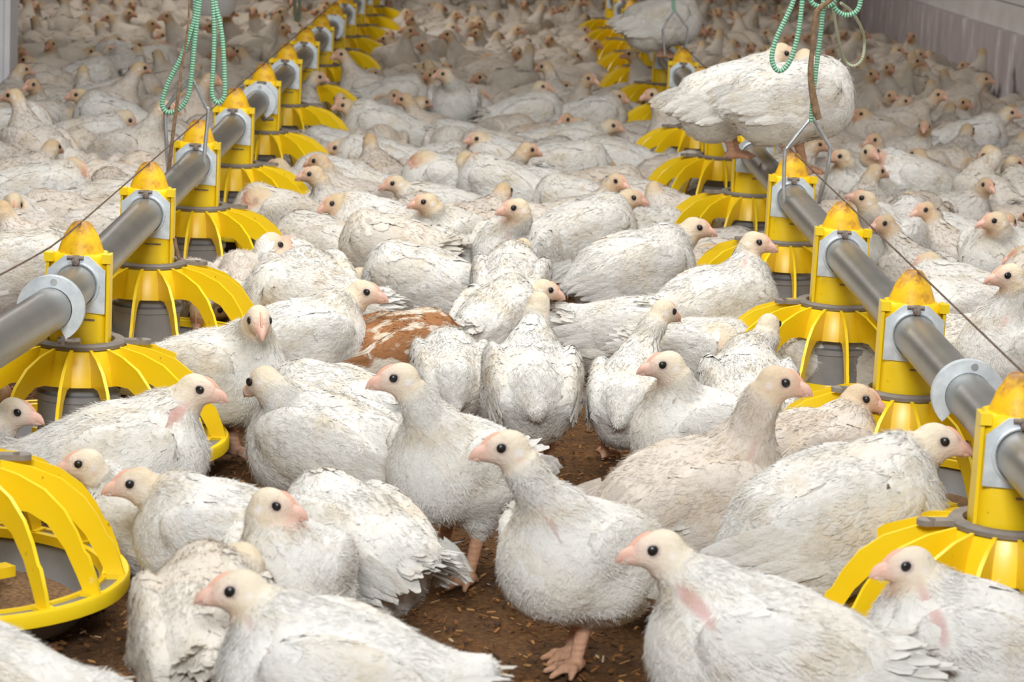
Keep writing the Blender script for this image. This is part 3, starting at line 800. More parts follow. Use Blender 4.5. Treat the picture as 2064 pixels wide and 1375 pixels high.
        for sd, nm in ((1, 'L'), (-1, 'R')):
            mw_ = in_wing & (ws == sd) & ok; parts = [make(mw_ & (b[:, 0] > -0.035), 0.0105*d, 0.026, 0.017, 0.0008, 0.16, 0.12), make(mw_ & (b[:, 0] <= -0.03), 0.012*d, 0.042, 0.015, 0.0012, 0.22, 0.10)]
            c, r, WR = wing[0 if sd == 1 else 1]           # flight feathers in rows along the lower rear edge
            n = 11; t = np.linspace(0, 1, n)
            ang = 1.15+t*1.25
            P = np.stack([-np.cos(ang-0.55)*r[0]*-0.2-0.012*t*0-0.030*s-t*0.030*s, np.full(n, sd*r[1]*0.85), -0.030*s+t*0.052*s], 1)
            Pw = c+P@WR.T; Nn = np.tile(WR[:, 1]*sd, (n, 1)); Dd = np.tile(-WR[:, 0], (n, 1))+np.outer((t-0.45)*-0.10, WR[:, 2])+R.normal(0, 0.05, (n, 3))
            parts.append(leaves(Pw, Nn, Dd, 0.060*s*R.uniform(0.85, 1.15, n), 0.0165*s*np.ones(n), 0.004*s*R.uniform(0.5, 1.8, n), 0.20*s, tint(n), R))
            out['wing'+nm] = join(parts)
        parts = []
        if tail < 0.25:                         # folded tail lying over the rump
            n = 13; f = np.linspace(-1, 1, n)
            for x0, ll, zz in ((-0.092, 0.042, 0.022), (-0.078, 0.046, 0.032), (-0.064, 0.040, 0.042)):
                P = np.stack([B(x0, 0.026*x, zz-0.012*x*x) for x in f])+R.normal(0, 0.0015, (n, 3))
                Dd = np.stack([BR@np.array([-1, -x*0.35, -0.45-0.1*x*x]) for x in f])+R.normal(0, 0.10, (n, 3))
                for _ in range(3): P = P-g.grad(P)*g.sample(P)[:, None]
                parts.append(leaves(P, g.grad(P), Dd, ll*s*R.uniform(0.8, 1.15, n), 0.015*s*np.ones(n), 0.0012*s*R.uniform(0.5, 1.6, n), 0.2*s, tint(n), R, g))
        n = 15; f = np.linspace(-1, 1, n)
        for lay, (ll, sp_, upz) in enumerate(((0.060, 0.75, 0.0), (0.052, 0.85, 0.008), (0.046, 1.0, -0.010), (0.036, 0.9, 0.014)) if tail >= 0.25 else ()):
            spd = 0.30+0.55*max(0.0, tail-0.15); P = np.stack([B(-0.082, 0.017*x, 0.010+0.030*tail+upz-0.008*x*x) for x in f]); P = P+R.normal(0, 0.002, P.shape)
            el = 0.25+0.75*tail
            Dd = np.stack([BR@np.array([-1, x*spd*sp_, el*0.55-0.12-(0.62-0.4*min(1, 2*tail))*x*x]) for x in f])+R.normal(0, 0.10, (n, 3))
            Nn = unit(np.stack([BR@np.array([0.25, x*0.55, 1.0]) for x in f]))
            parts.append(leaves(P, Nn, Dd, ll*s*R.uniform(0.8, 1.15, n), 0.017*s*np.ones(n), 0.004*s*R.uniform(-1, 2, n), 0.35*s, tint(n), R))
        out['tail'] = join(parts)
    # beak, comb and eyes in the head's frame
    def hp(x, y, z): return H+HR@(np.array([x, y, z])*hs)
    bv = []; bf = []; nr = 10
    upper = [(0.0190, 0.0092, 0.0088, -0.0010), (0.0260, 0.0077, 0.0076, -0.0018), (0.0330, 0.0054, 0.0058, -0.0032), (0.0370, 0.0032, 0.0038, -0.0056), (0.0398, 0.0011, 0.0017, -0.0090)]
    lower = [(0.0180, 0.0078, 0.0052, -0.0078), (0.0265, 0.0060, 0.0038, -0.0086), (0.0325, 0.0038, 0.0025, -0.0093), (0.0365, 0.0010, 0.0009, -0.0098)]
    for sect in (upper, lower):
        o = len(bv)
        for x, wy, hz, cz in sect:
            for k in range(nr):
                a = 2*math.pi*k/nr; bv.append(hp(x, wy*math.cos(a), cz+hz*math.sin(a)))
        for i in range(len(sect)-1):
            for k in range(nr):
                l = (k+1) % nr; bf.append((o+i*nr+k, o+i*nr+l, o+(i+1)*nr+l, o+(i+1)*nr+k))
        e = o+(len(sect)-1)*nr
        for k in range(0, nr//2-1):
            bf.append((e+k, e+k+1, e+nr-2-k, e+nr-1-k))
    out['beak'] = (np.array(bv), np.array(bf), None)
    cv = []; cf = []
    cs = [(0.0265, 0.0060, 0.0), (0.0215, 0.0092, 0.0020), (0.0160, 0.0128, 0.0026), (0.0105, 0.0156, 0.0022), (0.0050, 0.0175, 0.0008)]
    for x, z, hgt in cs:
        cv += [hp(x, -0.0026, z-0.004), hp(x, -0.0009, z+hgt), hp(x, 0.0009, z+hgt), hp(x, 0.0026, z-0.004)]
    for i in range(4):
        for k in range(4):
            l = (k+1) % 4; cf.append((i*4+k, i*4+l, i*4+4+l, i*4+4+k))
    out['comb'] = (np.array(cv), np.array(cf), None)
    for sd, nm in ((1, 'L'), (-1, 'R')):
        ev = []; ef = []; nu, nv = 12, 8
        for i in range(nv):
            th = math.pi*(i+0.001*(i == 0)-0.001*(i == nv-1))/(nv-1)
            for k in range(nu):
                a = 2*math.pi*k/nu
                ev.append(hp(0.0055+0.0057*math.sin(th)*math.cos(a), sd*(ysurf-0.0014+0.0026*math.cos(th)), 0.0035+0.0055*math.sin(th)*math.sin(a)))
        for i in range(nv-1):
            for k in range(nu):
                l = (k+1) % nu; ef.append((i*nu+k, i*nu+l, i*nu+nu+l, i*nu+nu+k))
        out['eye'+nm] = (np.array(ev), np.array(ef), None)
    return out

def make_bird(arr, mat=None):
    mat = mat or M_FEATHER; fm = M_BROWN_THIN if mat is M_BROWN else M_THIN
    root = link('chicken', mesh_quads('chicken', *arr['body'][:2], mat, arr['body'][2]))
    for key, nm, mt in (('plumage', 'plumage', mat), ('wingL', 'wing', mat), ('wingR', 'wing', mat), ('tail', 'tail', fm), ('beak', 'beak', M_HORN), ('comb', 'comb', M_COMB), ('eyeL', 'eye', M_EYE), ('eyeR', 'eye', M_EYE)):
        if arr.get(key) is not None:
            v, f, c = arr[key]
            link(nm, mesh_quads(nm, v, f, mt, c), root)
    return root
def colour_tree(o, c):
    o.color = c
    for ch in o.children: ch.color = c

BIRDS = []           # (x, y, yaw, half length) of every bird that stands or sits on the litter
FLOCK = 'white broiler chickens of the flock'
PROBLEMS = []; NAMES = []
TAN = (0.93, 0.86, 0.80); DUSK = (0.95, 0.91, 0.86); GREYISH = (0.90, 0.88, 0.86)
def hero(label, b, yaw, h=None, hy=None, hp=-6, st=1, s=1.0, Y=None, hd=None, pitch=None, tail=0.35, col=None, mat=None, bare=0, base=0.0, feet=None, fat=1.0, zc=None):
    ya = math.radians(yaw); zz = zc if zc is not None else ((0.118 if st else 0.084)*s)
    P = at_height(b[0], b[1], zz+base) if Y is None else at_depth(b[0], b[1], Y)
    zz = P[2]-base
    ca, sa = math.cos(ya), math.sin(ya)
    if h is not None:
        hyw = math.radians(hy if hy is not None else yaw)
        Yh = P[1]+(hd if hd is not None else 0.100*s*sa)
        W = at_depth(h[0], h[1], Yh); W = W-np.array([math.cos(hyw), math.sin(hyw), 0])*0.0055*s
        d = W-np.array([P[0], P[1], base]); loc = np.array([ca*d[0]+sa*d[1], -sa*d[0]+ca*d[1], d[2]])
        hrel = hyw-ya
    else:
        loc = np.array([0.118*s, 0.0, zz+0.006]); hrel = 0.0
    pi_ = (0.20 if st else 0.08) if pitch is None else pitch
    sho = np.array([0.058*s, 0, zz+0.02])
    ln = np.linalg.norm(loc-sho)
    if ln > 0.19*s or loc[0] < -0.03 or zz < 0.055*s or zz > 0.185*s:
        PROBLEMS.append('%s: neck %.3f head %s zc %.3f Y %.2f' % (label[:40], ln, loc.round(3).tolist(), zz, P[1]))
    near = P[1] < 4.6
    k = dict(zc=zz, head=loc, hyaw=hrel, hpitch=math.radians(hp), stand=bool(st), pitch=pi_, s=s, res=0.0030 if near else 0.0040,
             seed=len(BIRDS)*3+1, feathers=1.0 if near else 0.6, tail=tail, bare=bare, fat=fat, tanned=float(np.clip((P[1]-3.2)/2.2, 0, 0.8))+(0.3 if col is TAN and P[1] < 4 else 0))
    if feet: k['feet'] = feet
    o = make_bird(bird_arrays(**k), mat)
    o.location = (P[0], P[1], base); o.rotation_euler = (0, 0, ya)
    tag(o, label, 'chicken', FLOCK)
    c = col or (1, 1, 1)
    v = 0.95+0.05*random.random()
    colour_tree(o, (c[0]*v, c[1]*v, c[2]*v, 1))
    if base == 0.0: BIRDS.append((P[0], P[1], ya, 0.085*s)); NAMES.append(label)
    return o

# ------------------------------------------------------------------ the birds one can tell apart, nearest first
hero('white chicken at the bottom edge with its head turned left and tail fanned right', (680, 1372), 178, (464, 1190), 184, s=1.06, tail=0.5, bare=0.3)
hero('chicken seen from behind at the bottom left with drooping wing feathers', (412, 1278), 98, (470, 1130), 150, s=0.98, hp=-25, col=DUSK)
hero('white chicken with head turned right standing in front of the bird with a pink vent', (582, 1160), 262, (562, 1020), 352, s=0.95, hd=-.04)
hero('white chicken looking left with an orange streaked beak behind the bottom left bird', (448, 1085), 178, (262, 975), 188, s=0.95, st=1)
hero('white chicken looking left beside the large feeder at the left edge', (268, 1050), 165, (160, 935), 186, s=0.9, hd=-.04, Y=2.96, st=0)
hero('white chicken with bare pink vent and fanned tail pointing right', (712, 1090), 138, (640, 1000), 150, s=1.0, hp=-30, tail=0.38, Y=2.80)
hero('large white bird lying with its ragged tail right and brownish head turned left', (665, 905), 152, (522, 768), 140, s=1.12, hp=-25, st=0, tail=0.25, zc=.10, hd=.0)
hero('white chicken standing on the open litter in the middle and looking left', (925, 940), 232, (792, 763), 186, s=1.0, zc=0.138, tail=0.3)
hero('white chicken on one leg in the front centre looking left', (1170, 1120), 230, (1007, 903), 187, s=1.03, zc=0.126, tail=0.1, feet=((0.012, 0.010), (-0.020, -0.020)), bare=0.25)
hero('white chicken at the bottom right of centre looking left with a bare neck stripe', (1545, 1320), 178, (1311, 1108), 184, s=1.12, bare=0.9)
hero('white chicken at the bottom right corner looking left in front of the feeder', (1965, 1310), 174, (1818, 1140), 186, s=1.05, bare=0.8, hd=0)
hero('big bright white chicken facing right in front of the first right feeder', (1690, 1040), 12, (1905, 890), 350, s=1.2, tail=0.05, zc=.15, pitch=.24)
hero('tan dusty chicken with long raised neck looking right', (1400, 1010), 18, (1583, 772), 355, s=1.12, tail=0.05, col=TAN, bare=0.2, hd=-.02, st=1)  # TAN puts the shade on this bird into its plumage colour
hero('dusty chicken looking right in front of the second right feeder pan', (1640, 920), 25, (1746, 804), 348, s=0.95, col=TAN, hp=-14)
hero('white chicken looking left at the right side of the bare aisle', (1425, 880), 200, (1332, 736), 186, s=1.03, bare=0.2)
hero('white chicken walking away along the aisle with its head turned right', (1072, 775), 93, (1090, 612), 70, s=0.97, zc=0.138, tail=0.15, feet=((0.02, -0.030), (-0.02, 0.036)))
hero('chicken behind the aisle walker showing only a yellowish head turned right', (1000, 645), 60, (1106, 585), 10, s=0.92, hp=-12)
hero('white chicken walking away with head turned right beside the dark aisle', (1272, 795), 78, (1345, 628), 40, s=0.88, tail=0.1, hp=-14)
hero('white chicken lying with spread tail pointing left into the aisle', (1272, 672), 352, (1385, 655), 0, s=1.0, st=0, tail=0.5, hp=-30)
hero('white chicken with raised head in front of the fourth right feeder pillar', (1445, 620), 28, (1532, 490), 348, s=1.1, bare=0.35)
hero('white chicken with round belly below the raised bird, head hidden', (1405, 718), 330, (1460, 693), 330, s=1.0, st=0, hp=-40, Y=4.05)
hero('bright white chicken stretching its neck right toward the third right feeder', (1277, 548), 22, (1411, 460), 354, s=1.15, tail=0.1, st=1)
hero('brownish face looking right below the stretched white neck', (1395, 560), 15, (1437, 510), 350, s=0.95, col=TAN, st=0)
hero('chicken with brown face bending left over the rim of the third right feeder', (1650, 725), 176, (1503, 668), 190, s=1.02, st=0, hp=-14)
hero('white bird with neck seen from behind beside the third right feeder pan', (1510, 800), 92, (1552, 655), 70, s=1.0, Y=3.62)
hero('white chicken facing right at the top of the aisle with orange face', (1180, 470), 24, (1279, 400), 350, s=1.08, tail=0.3)
hero('white chicken with yellowish head looking right behind the stretched bird', (1300, 475), 20, (1353, 434), 350, s=0.98, st=0)
hero('upright white chicken facing forward left at the head of the aisle', (1040, 515), 245, (1032, 420), 190, s=1.08, bare=0.2)
hero('orange faced chicken looking left over a creamy back', (905, 480), 230, (852, 408), 188, s=1.0)
hero('orange headed chicken with neck lowered left behind another bird', (895, 432), 185, (790, 370), 188, s=1.0, st=0, hp=-12)
hero('dark faced chicken bending its white neck left', (765, 465), 190, (668, 410), 190, s=1.05, hp=-18)
hero('pinkish faced chicken looking left with round yellow cheek', (895, 366), 195, (848, 325), 187, s=1.0)
hero('white chicken looking right with raised head among the centre crowd', (1010, 378), 165, (948, 322), 350, s=1.02)
hero('chicken face turned right squeezed between two raised heads', (880, 335), 20, (901, 300), 345, s=0.95, st=0, hp=-15)
hero('white chicken looking left with long neck behind the centre pair', (1010, 330), 150, (958, 280), 190, s=1.0, hd=.0)
hero('white chicken with pink beak open facing left at the third left feeder', (560, 440), 205, (513, 405), 192, s=0.98, col=DUSK)
hero('white chicken with head turned away at the rim of the third left feeder', (612, 578), 120, (560, 492), 20, s=1.15, st=0, hp=-22, hd=.02)
hero('cream headed chicken looking left beside the second left feeder grill', (625, 615), 172, (455, 585), 188, s=1.1, st=0, hp=-10)
hero('white chicken facing the camera with red comb near the second left feeder', (432, 755), 335, (523, 648), 285, s=1.05, st=1, hp=-22, hd=-.085)
hero('white chicken with stretched neck looking right left of the brown bird', (604, 692), 25, (743, 590), 350, s=1.04, tail=0.1)
hero('white chicken patched with rusty brown feathers in the middle', (800, 722), 32, (880, 668), 40, s=1.12, st=0, mat=M_BROWN, hp=-35, col=(0.95, 0.86, 0.76), zc=.095)
hero('white chicken seen from behind right beside the rusty brown bird', (910, 752), 96, (910, 710), 96, s=0.84, hp=-50, tail=0.0, hd=.07)
hero('white bird with broad wing lying above the ragged tail, head hidden', (672, 828), 160, (590, 790), 165, s=1.0, hp=-45, st=0, zc=.095)
hero('white chicken with fanned tail low right and hidden yellow crown', (850, 575), 155, (712, 562), 170, s=1.12, hp=-30, st=0, tail=0.0, zc=.09)
hero('round white back with dirty edge in the centre', (905, 535), 120, (860, 500), 150, s=1.02, hp=-40, tail=0.05, st=0, zc=.095)
hero('white chicken walking up the aisle with yellow crown seen from behind', (1028, 578), 85, (1052, 500), 95, s=0.98, hp=-20)
hero('dirty white bird sitting left of the round white back in the centre', (650, 505), 150, (570, 480), 170, s=1.1, hp=-40, st=0, col=GREYISH, zc=.09)
hero('cream dirty hen sitting behind the dark faced bird', (790, 500), 165, (720, 480), 170, s=1.0, hp=-40, st=0, col=DUSK, Y=4.75)
hero('white chicken with bare red throat looking right in front of the second left feeder', (235, 925), 14, (410, 786), 350, s=1.1, bare=1.0, tail=0.3, Y=3.08, zc=None, hd=.02)
hero('white chicken cut by the left edge looking right over the large feeder', (-118, 965), 20, (42, 832), 350, s=0.95, Y=3.10, bare=0.2)
hero('small brownish head peeping at the left edge beside the second feeder', (-165, 830), 20, (2, 790), 340, s=0.95, col=TAN, st=0, hp=-30)
hero('white chicken cut by the bottom left corner, only its back and tail showing', (-70, 1400), 185, (-200, 1300), 185, s=1.0)
hero('dusty chicken with its head inside the second left feeder', (400, 590), 262, (398, 632), 262, s=0.90, hp=-60, Y=4.47, col=TAN, hd=-.18, st=0)
hero('second head dipping into the second left feeder', (515, 570), 240, (440, 622), 205, s=0.88, hp=-35, Y=4.52, col=TAN, hd=-.16, st=0)
hero('white chicken behind the left pipe looking right near the second feeder cap', (30, 545), 20, (90, 494), 345, s=1.12, st=0, hp=-14)
hero('pale chicken behind the second left feeder pillar', (245, 660), 80, (236, 600), 110, s=0.95, Y=4.22, hp=-30, col=TAN)
hero('white chicken left of the left row with lowered yellowish head turned right', (75, 395), 18, (160, 338), 345, s=1.15, st=0, hp=-30)
hero('chicken facing the camera at the left edge with a red comb', (10, 455), 300, (28, 412), 285, s=1.0, st=0, hp=-40)
hero('white chicken lying left of the third left feeder with wing feathers spread', (235, 425), 15, (290, 395), 20, s=1.12, st=0, hp=-45, col=GREYISH)
hero('grey shaded bird sitting behind the second left feeder cap', (132, 452), 170, (80, 442), 170, s=1.02, st=0, hp=-45, col=TAN)
hero('orange faced chicken looking left in the left crowd', (225, 245), 165, (153, 192), 190, s=1.05)
hero('yellow headed chicken looking right left of the green loop', (200, 210), 10, (262, 168), 345, s=1.0, hp=-18)
hero('white chicken looking right at the left edge below the post', (20, 270), 15, (68, 222), 345, s=1.1, hp=-16)
hero('white chicken with neck bent down seen from behind near the left hanger', (180, 285), 25, (263, 240), 5, s=1.08, st=0, hp=-50)
hero('white chicken with pale pink face looking right beside the left strap', (295, 320), 20, (312, 276), 350, s=1.0, st=0)
hero('raised yellowish head looking right in the left crowd, lower of a pair', (175, 160), 30, (200, 117), 345, s=1.0, hp=-18)
hero('raised yellowish head looking right in the left crowd, upper of a pair', (250, 145), 100, (226, 101), 350, s=1.0)
hero('raised head looking left above the pair in the left crowd', (245, 120), 170, (219, 83), 190, s=1.0, hp=2)
hero('small head looking right beside the loop of the left green cord', (300, 130), 15, (325, 90), 350, s=1.0)
hero('brownish head bent left near the pale post', (110, 180), 170, (98, 150), 190, s=1.0, hp=-25, col=TAN)
hero('white chicken looking left on the right edge with a red comb', (2065, 720), 200, (2024, 556), 188, s=1.12, bare=0.2)
hero('brown tinted head behind the red combed bird on the right edge', (2120, 575), 165, (2052, 516), 190, s=1.0, col=TAN, hp=-10)
hero('white chicken looking left right of the third right feeder cap', (2022, 525), 235, (1998, 446), 190, s=1.1, bare=0.15)
hero('white chicken raising its pink beak left beside the perch wire', (1785, 490), 240, (1735, 402), 172, s=1.1, hp=14)
hero('dull faced chicken lowered left behind the perch wire', (1925, 600), 160, (1862, 528), 188, s=1.05, st=0, hp=-18)
hero('white bird seen from behind right of the second right feeder cap', (1935, 640), 200, (1880, 630), 200, s=1.12, st=0, hp=-45)
hero('white chicken sitting below the right edge birds', (1930, 720), 20, (2000, 690), 10, s=1.1, st=0, hp=-45)
hero('white fluffy bird sitting in the gap at the right', (1900, 485), 170, (1850, 470), 180, s=1.02, st=0, hp=-45)
hero('pair front chicken with yellow head turned right behind the raised beak', (1830, 470), 80, (1842, 405), 350, s=1.0, hp=-20)
hero('white chicken looking left beside the right hanger', (1730, 390), 215, (1690, 316), 186, s=1.02)
hero('white chicken facing the camera with red comb near the right hanger', (1835, 370), 200, (1757, 308), 295, s=1.12, bare=0.4, st=1)
hero('pale chicken seen from behind with bent neck at the right', (1990, 400), 120, (1985, 310), 160, s=1.0, hp=-55, col=DUSK)
hero('chicken with long upright neck at the right edge', (2062, 402), 100, (2048, 330), 20, s=1.0, hp=-12, col=DUSK)
hero('white chicken looking right near the stained wall', (1955, 285), 10, (2040, 228), 350, s=1.08)
hero('brown headed chicken looking right with raised neck near the wall', (1915, 220), 15, (1988, 160), 350, s=1.05, col=TAN)
hero('yellow headed chicken looking left right of the perched birds', (1770, 275), 190, (1732, 230), 188, s=1.0, col=TAN)
hero('chicken facing the camera in the right crowd with small pink face', (1800, 235), 280, (1800, 194), 300, s=1.0, col=TAN)
hero('tan chicken with raised head by the wall, left of a pair', (1790, 145), 30, (1813, 102), 345, s=1.0, col=TAN)
hero('tan chicken with raised head by the wall, right of a pair', (1830, 155), 40, (1856, 110), 350, s=1.0, col=TAN)
hero('round yellowish head lowered near the wall', (1960, 215), 160, (1930, 180), 170, s=1.0, hp=-40, col=TAN)
hero('white chicken standing facing the camera in the middle distance', (915, 215), 265, (890, 150), 195, s=1.12)
hero('brown headed chicken sitting left in the middle distance', (830, 235), 180, (765, 203), 187, s=1.0, st=0, col=DUSK)
hero('pink faced chicken looking left beside the fifth left feeder', (770, 260), 178, (690, 213), 187, s=1.05)
hero('yellow headed chicken looking right toward the standing bird', (796, 197), 10, (842, 170), 350, s=1.05)
hero('orange faced chicken looking left at the fifth left feeder rim', (765, 335), 178, (674, 298), 187, s=1.15, st=0, hp=-14)
hero('pink faced chicken peeping from behind the fifth left feeder grill', (680, 310), 160, (620, 276), 350, s=1.0, st=0, Y=None, hp=-16)
hero('dark gap chicken looking right in the middle distance', (935, 235), 20, (972, 193), 340, s=1.0, st=0)
hero('brown headed chicken with tall white neck looking right', (1060, 235), 15, (1097, 176), 348, s=1.1)
hero('yellow headed chicken looking right left of the right row', (1190, 240), 12, (1250, 195), 350, s=1.08, hp=-14)
hero('yellow headed chicken with head low looking right near the right row', (1140, 300), 15, (1238, 254), 350, s=1.12, st=0, hp=-10)
hero('chicken facing the camera with narrow pink face near the right row', (1330, 320), 270, (1312, 292), 275, s=1.05, st=0, hp=-20, hd=-.06)
hero('long white bird lying in the centre, tail left', (1135, 345), 5, (1230, 335), 10, s=1.2, st=0, hp=-40, tail=0.4)
hero('white bird lying right of the centre with plump back', (1240, 335), 170, (1170, 330), 180, s=1.12, st=0, hp=-40)
hero('white bird lying left of the yellow headed one', (1100, 400), 180, (1020, 390), 180, s=1.1, st=0, hp=-40)
hero('plump bird lying left of the orange headed one', (680, 380), 160, (620, 360), 170, s=1.15, st=0, hp=-40)
hero('chicken bending its pink beak down left in the centre', (930, 290), 160, (905, 262), 200, s=1.0, st=0, hp=-35)
hero('raised head looking right far behind the standing bird', (880, 95), 10, (915, 56), 348, s=1.05)
hero('small brown head turned right in the far crowd', (990, 150), 20, (985, 118), 350, s=1.0, col=TAN)
hero('white chicken with pink vent lying at the top of the aisle', (1165, 420), 160, (1110, 410), 170, s=1.1, st=0, hp=-40)

# perched on the right pipe and its feeder caps
hero('white bird perched on the right pipe, rear one with ragged tail pointing left', (1478, 195), 12, (1586, 108), 350, s=1.12, Y=5.12, tail=0.1, base=0.292, hd=.02, hp=-20, feet=((0.018, 0.012), (0.0, -0.016)), pitch=0.22)
hero('white bird perched on the right pipe above the hanger, front one with puffed breast', (1600, 200), 8, (1622, 118), 80, s=1.16, Y=4.90, tail=0.0, base=0.292, hd=.06, hp=-10, feet=((0.030, -0.002), (0.0, -0.020)), pitch=0.12)
hero('white bird perched on the far right pipe near the top edge', (1335, 42), 5, (1385, 30), 5, s=1.18, Y=7.85, base=0.292, hp=-50, tail=0.1, feet=((0.018, 0.012), (0.0, -0.012)))

# ------------------------------------------------------------------ the rest of the flock
def variant(i, **k):
    d = dict(zc=0.084, head=(0.12, 0.0, 0.13), hyaw=0.0, hpitch=-0.15, stand=False, pitch=0.08, s=1.04, res=0.0042, seed=500+i, feathers=0.5, tail=0.2, tanned=0.8)
    d.update(k); return make_bird(bird_arrays(**d))
PROTO = [
    variant(0, head=(0.105, 0.01, 0.165), hyaw=0.3), variant(1, head=(0.085, -0.02, 0.185), hyaw=-1.0), variant(2, head=(0.135, 0.02, 0.105), hpitch=-0.5),
    variant(3, head=(0.11, 0.03, 0.15), hyaw=0.9), variant(4, head=(0.06, -0.03, 0.160), hyaw=-2.4, hpitch=-0.2), variant(5, zc=0.12, head=(0.10, 0.0, 0.24), stand=True, pitch=0.2, hyaw=0.5),
    variant(6, zc=0.12, head=(0.12, 0.02, 0.225), stand=True, pitch=0.16, hyaw=-0.7), variant(7, head=(0.13, -0.015, 0.085), hpitch=-0.6, tail=0.5), variant(8, head=(0.095, 0.0, 0.175), hyaw=-0.3, tail=0.05),
    variant(9, head=(0.125, -0.03, 0.120), hyaw=-0.6, hpitch=-0.3, s=1.1), variant(10, zc=0.085, head=(0.10, 0.02, 0.185), hyaw=1.4, s=1.0), variant(11, zc=0.085, head=(0.125, 0.0, 0.100), hpitch=-0.8, s=1.12, tail=0.35),
]
PW = np.array([.10, .07, .16, .09, .06, .05, .05, .14, .08, .09, .05, .06]); PW /= PW.sum()
def circles(x, y, ya, hl=0.085):
    c, s = math.cos(ya), math.sin(ya)
    return ((x+c*0.045, y+s*0.045), (x-c*0.05, y-s*0.05))
TAKEN = [c for b in BIRDS for c in circles(*b)]
HEADS = []
def fits(cs, gap):
    for (x, y) in cs:
        for (fx, fy) in FEEDERS:
            if (x-fx)**2+(y-fy)**2 < 0.235**2: return False
    a = np.array(TAKEN)
    for c in cs:
        if ((a-np.array(c))**2).sum(1).min() < gap*gap: return False
    return True
AISLE = [(4.5, 5.35, 0.00, 0.22)]
spots = []
R = np.random.default_rng(5)
tries = 0
while tries < 26000:
    tries += 1
    y = 4.55+(18.5-4.55)*R.random()**0.75
    half = 0.215*y+0.25
    x = R.uniform(-half, min(half, 1.90))
    ya = R.uniform(-math.pi, math.pi)
    if x > 1.86: continue
    if any(a <= y <= b_ and l <= x <= r_ for a, b_, l, r_ in AISLE): continue
    cs = circles(x, y, ya)
    if max(c[0] for c in cs) > 1.85: continue
    if not fits(cs, 0.112 if y < 9 else 0.118): continue
    TAKEN += list(cs); spots.append((x, y, ya))
spots.sort(key=lambda q: q[1])
N_IND = 300-(len(BIRDS)+3)
def section(x):
    return 0 if x < XL else (1 if x < XR else 2)
ORD = ordinals
cells = {}
near, far = spots[:N_IND], spots[N_IND:]
def cell_of(x, y):
    sct = section(x); return sct, int(round((y-(YR if sct == 2 else YL-STEP))/STEP))
for q in near: cells.setdefault(cell_of(q[0], q[1]), []).append((q[0], q[1], q[2], True))
for q in BIRDS: cells.setdefault(cell_of(q[0], q[1]), []).append((q[0], q[1], q[2], False))
used = [False]*len(PROTO)
def facing(ya):
    d = math.degrees(ya) % 360
    for lim, w in ((22, 'right'), (68, 'right and away'), (112, 'away'), (158, 'left and away'), (202, 'left'), (248, 'left toward camera'), (292, 'toward the camera'), (338, 'right toward camera'), (361, 'right')):
        if d < lim: return w
for (sct, k), qs in sorted(cells.items()):
    qs.sort(key=lambda q: q[0], reverse=(sct == 0))
    for i, (x, y, ya, fill) in enumerate(qs):
        if not fill: continue
        v = int(R.choice(len(PROTO), p=PW))
        o = PROTO[v] if not used[v] else copy_tree(PROTO[v]); used[v] = True
        o.location = (x, y, 0); o.rotation_euler = (0, 0, ya)
        where = ('left of the left row', 'right of the left row', 'right of the right row')[sct]
        tag(o, '%s bird %s at its %s feeder, facing %s' % (ORD[i], where, ORD[min(k, 19)], facing(ya)), 'chicken', FLOCK)
        dim = R.uniform(0.84, 0.98); wr = R.uniform(0.03, 0.15)  # random tone, plus the shed's dim warm light put into the plumage colour
        colour_tree(o, (dim, dim*(1-wr*0.55), dim*(1-wr), 1))
for v, u in enumerate(used):
    if not u:
        for ch in list(PROTO[v].children): bpy.data.objects.remove(ch)
        bpy.data.objects.remove(PROTO[v])
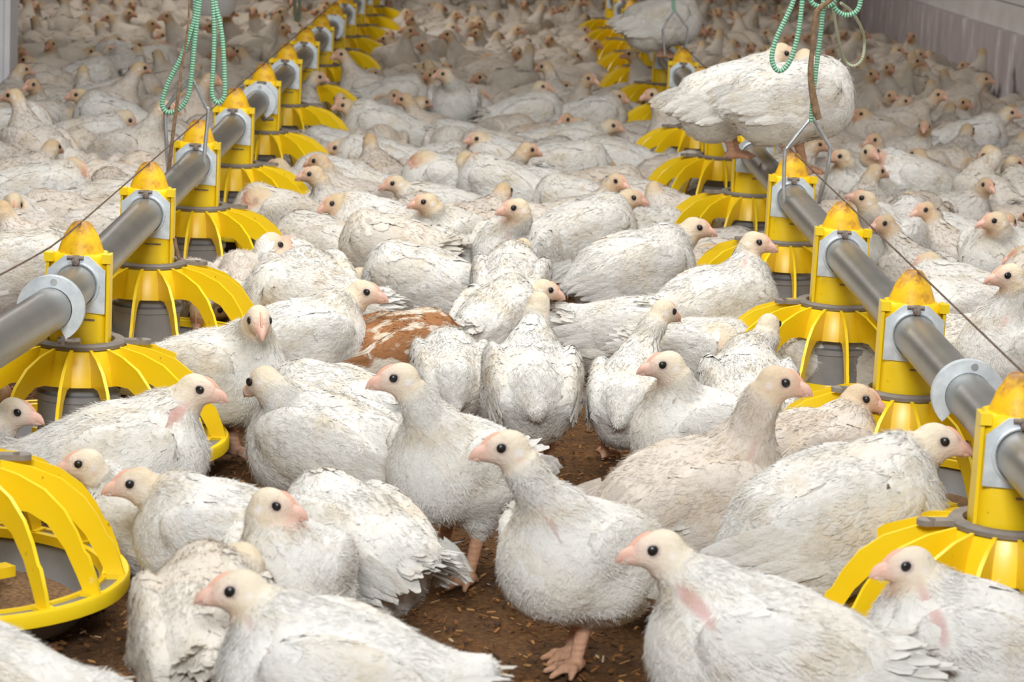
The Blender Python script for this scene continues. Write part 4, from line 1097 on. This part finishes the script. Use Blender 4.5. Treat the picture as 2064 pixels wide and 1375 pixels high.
# everything beyond those: one mass of small far birds
lows = []
for i, d in enumerate([dict(head=(0.105, 0.01, 0.170), hyaw=0.3), dict(head=(0.135, 0.02, 0.105), hpitch=-0.5), dict(head=(0.085, -0.02, 0.180), hyaw=-1.0), dict(zc=0.12, head=(0.10, 0.0, 0.24), stand=True, hyaw=0.5), dict(head=(0.11, -0.03, 0.14), hyaw=-0.8)]):
    k = dict(zc=0.080, hyaw=0.0, hpitch=-0.15, stand=False, pitch=0.08, s=1.06, res=0.009, seed=900+i, feathers=0.07, tail=0.2, tanned=1.0); k.update(d)
    a = bird_arrays(**k); vs_, qs_, cs_ = [], [], []; o = 0
    for key in ('body', 'plumage', 'wingL', 'wingR', 'tail', 'eyeL', 'eyeR', 'beak'):
        v, f, c = a[key]
        if c is None: c = np.tile((0.012, 0.01, 0.01) if key.startswith('eye') else (0.74, 0.44, 0.34), (len(v), 1))
        vs_.append(v); qs_.append(f+o); cs_.append(c); o += len(v)
    lows.append((np.concatenate(vs_), np.concatenate(qs_), np.concatenate(cs_)))
if far:
    VV, QQ, CC, o = [], [], [], 0
    for x, y, ya in far:
        v, f, c = lows[int(R.integers(len(lows)))]; ca, sa = math.cos(ya), math.sin(ya)
        VV.append(np.stack([x+ca*v[:, 0]-sa*v[:, 1], y+sa*v[:, 0]+ca*v[:, 1], v[:, 2]], 1)); QQ.append(f+o)
        dim = R.uniform(0.72, 0.92); CC.append(c*np.array([dim, dim*0.93, dim*0.85])); o += len(v)  # dimmer, browner light at the far end multiplied into the birds' colour
    fo = link('distant_flock', mesh_quads('distant_flock', np.concatenate(VV), np.concatenate(QQ), M_FEATHER, np.concatenate(CC)))
    tag(fo, 'dense mass of small far chickens filling the back of the shed', 'chickens', kind='stuff')
print('BIRDS', len(BIRDS)+3, 'near', len(near), 'far', len(far))
for p in PROBLEMS: print('PROBLEM', p)
# birds that stand closer than their bodies allow
for i in range(len(BIRDS)):
    for j in range(i):
        dmin = min(math.hypot(a[0]-b[0], a[1]-b[1]) for a in circles(*BIRDS[i]) for b in circles(*BIRDS[j]))
        if dmin < 0.075: print('CLOSE', i, j, round(dmin, 3), [NAMES[i][:40], NAMES[j][:40]], [tuple(round(v, 2) for v in BIRDS[q_]) for q_ in (i, j)])
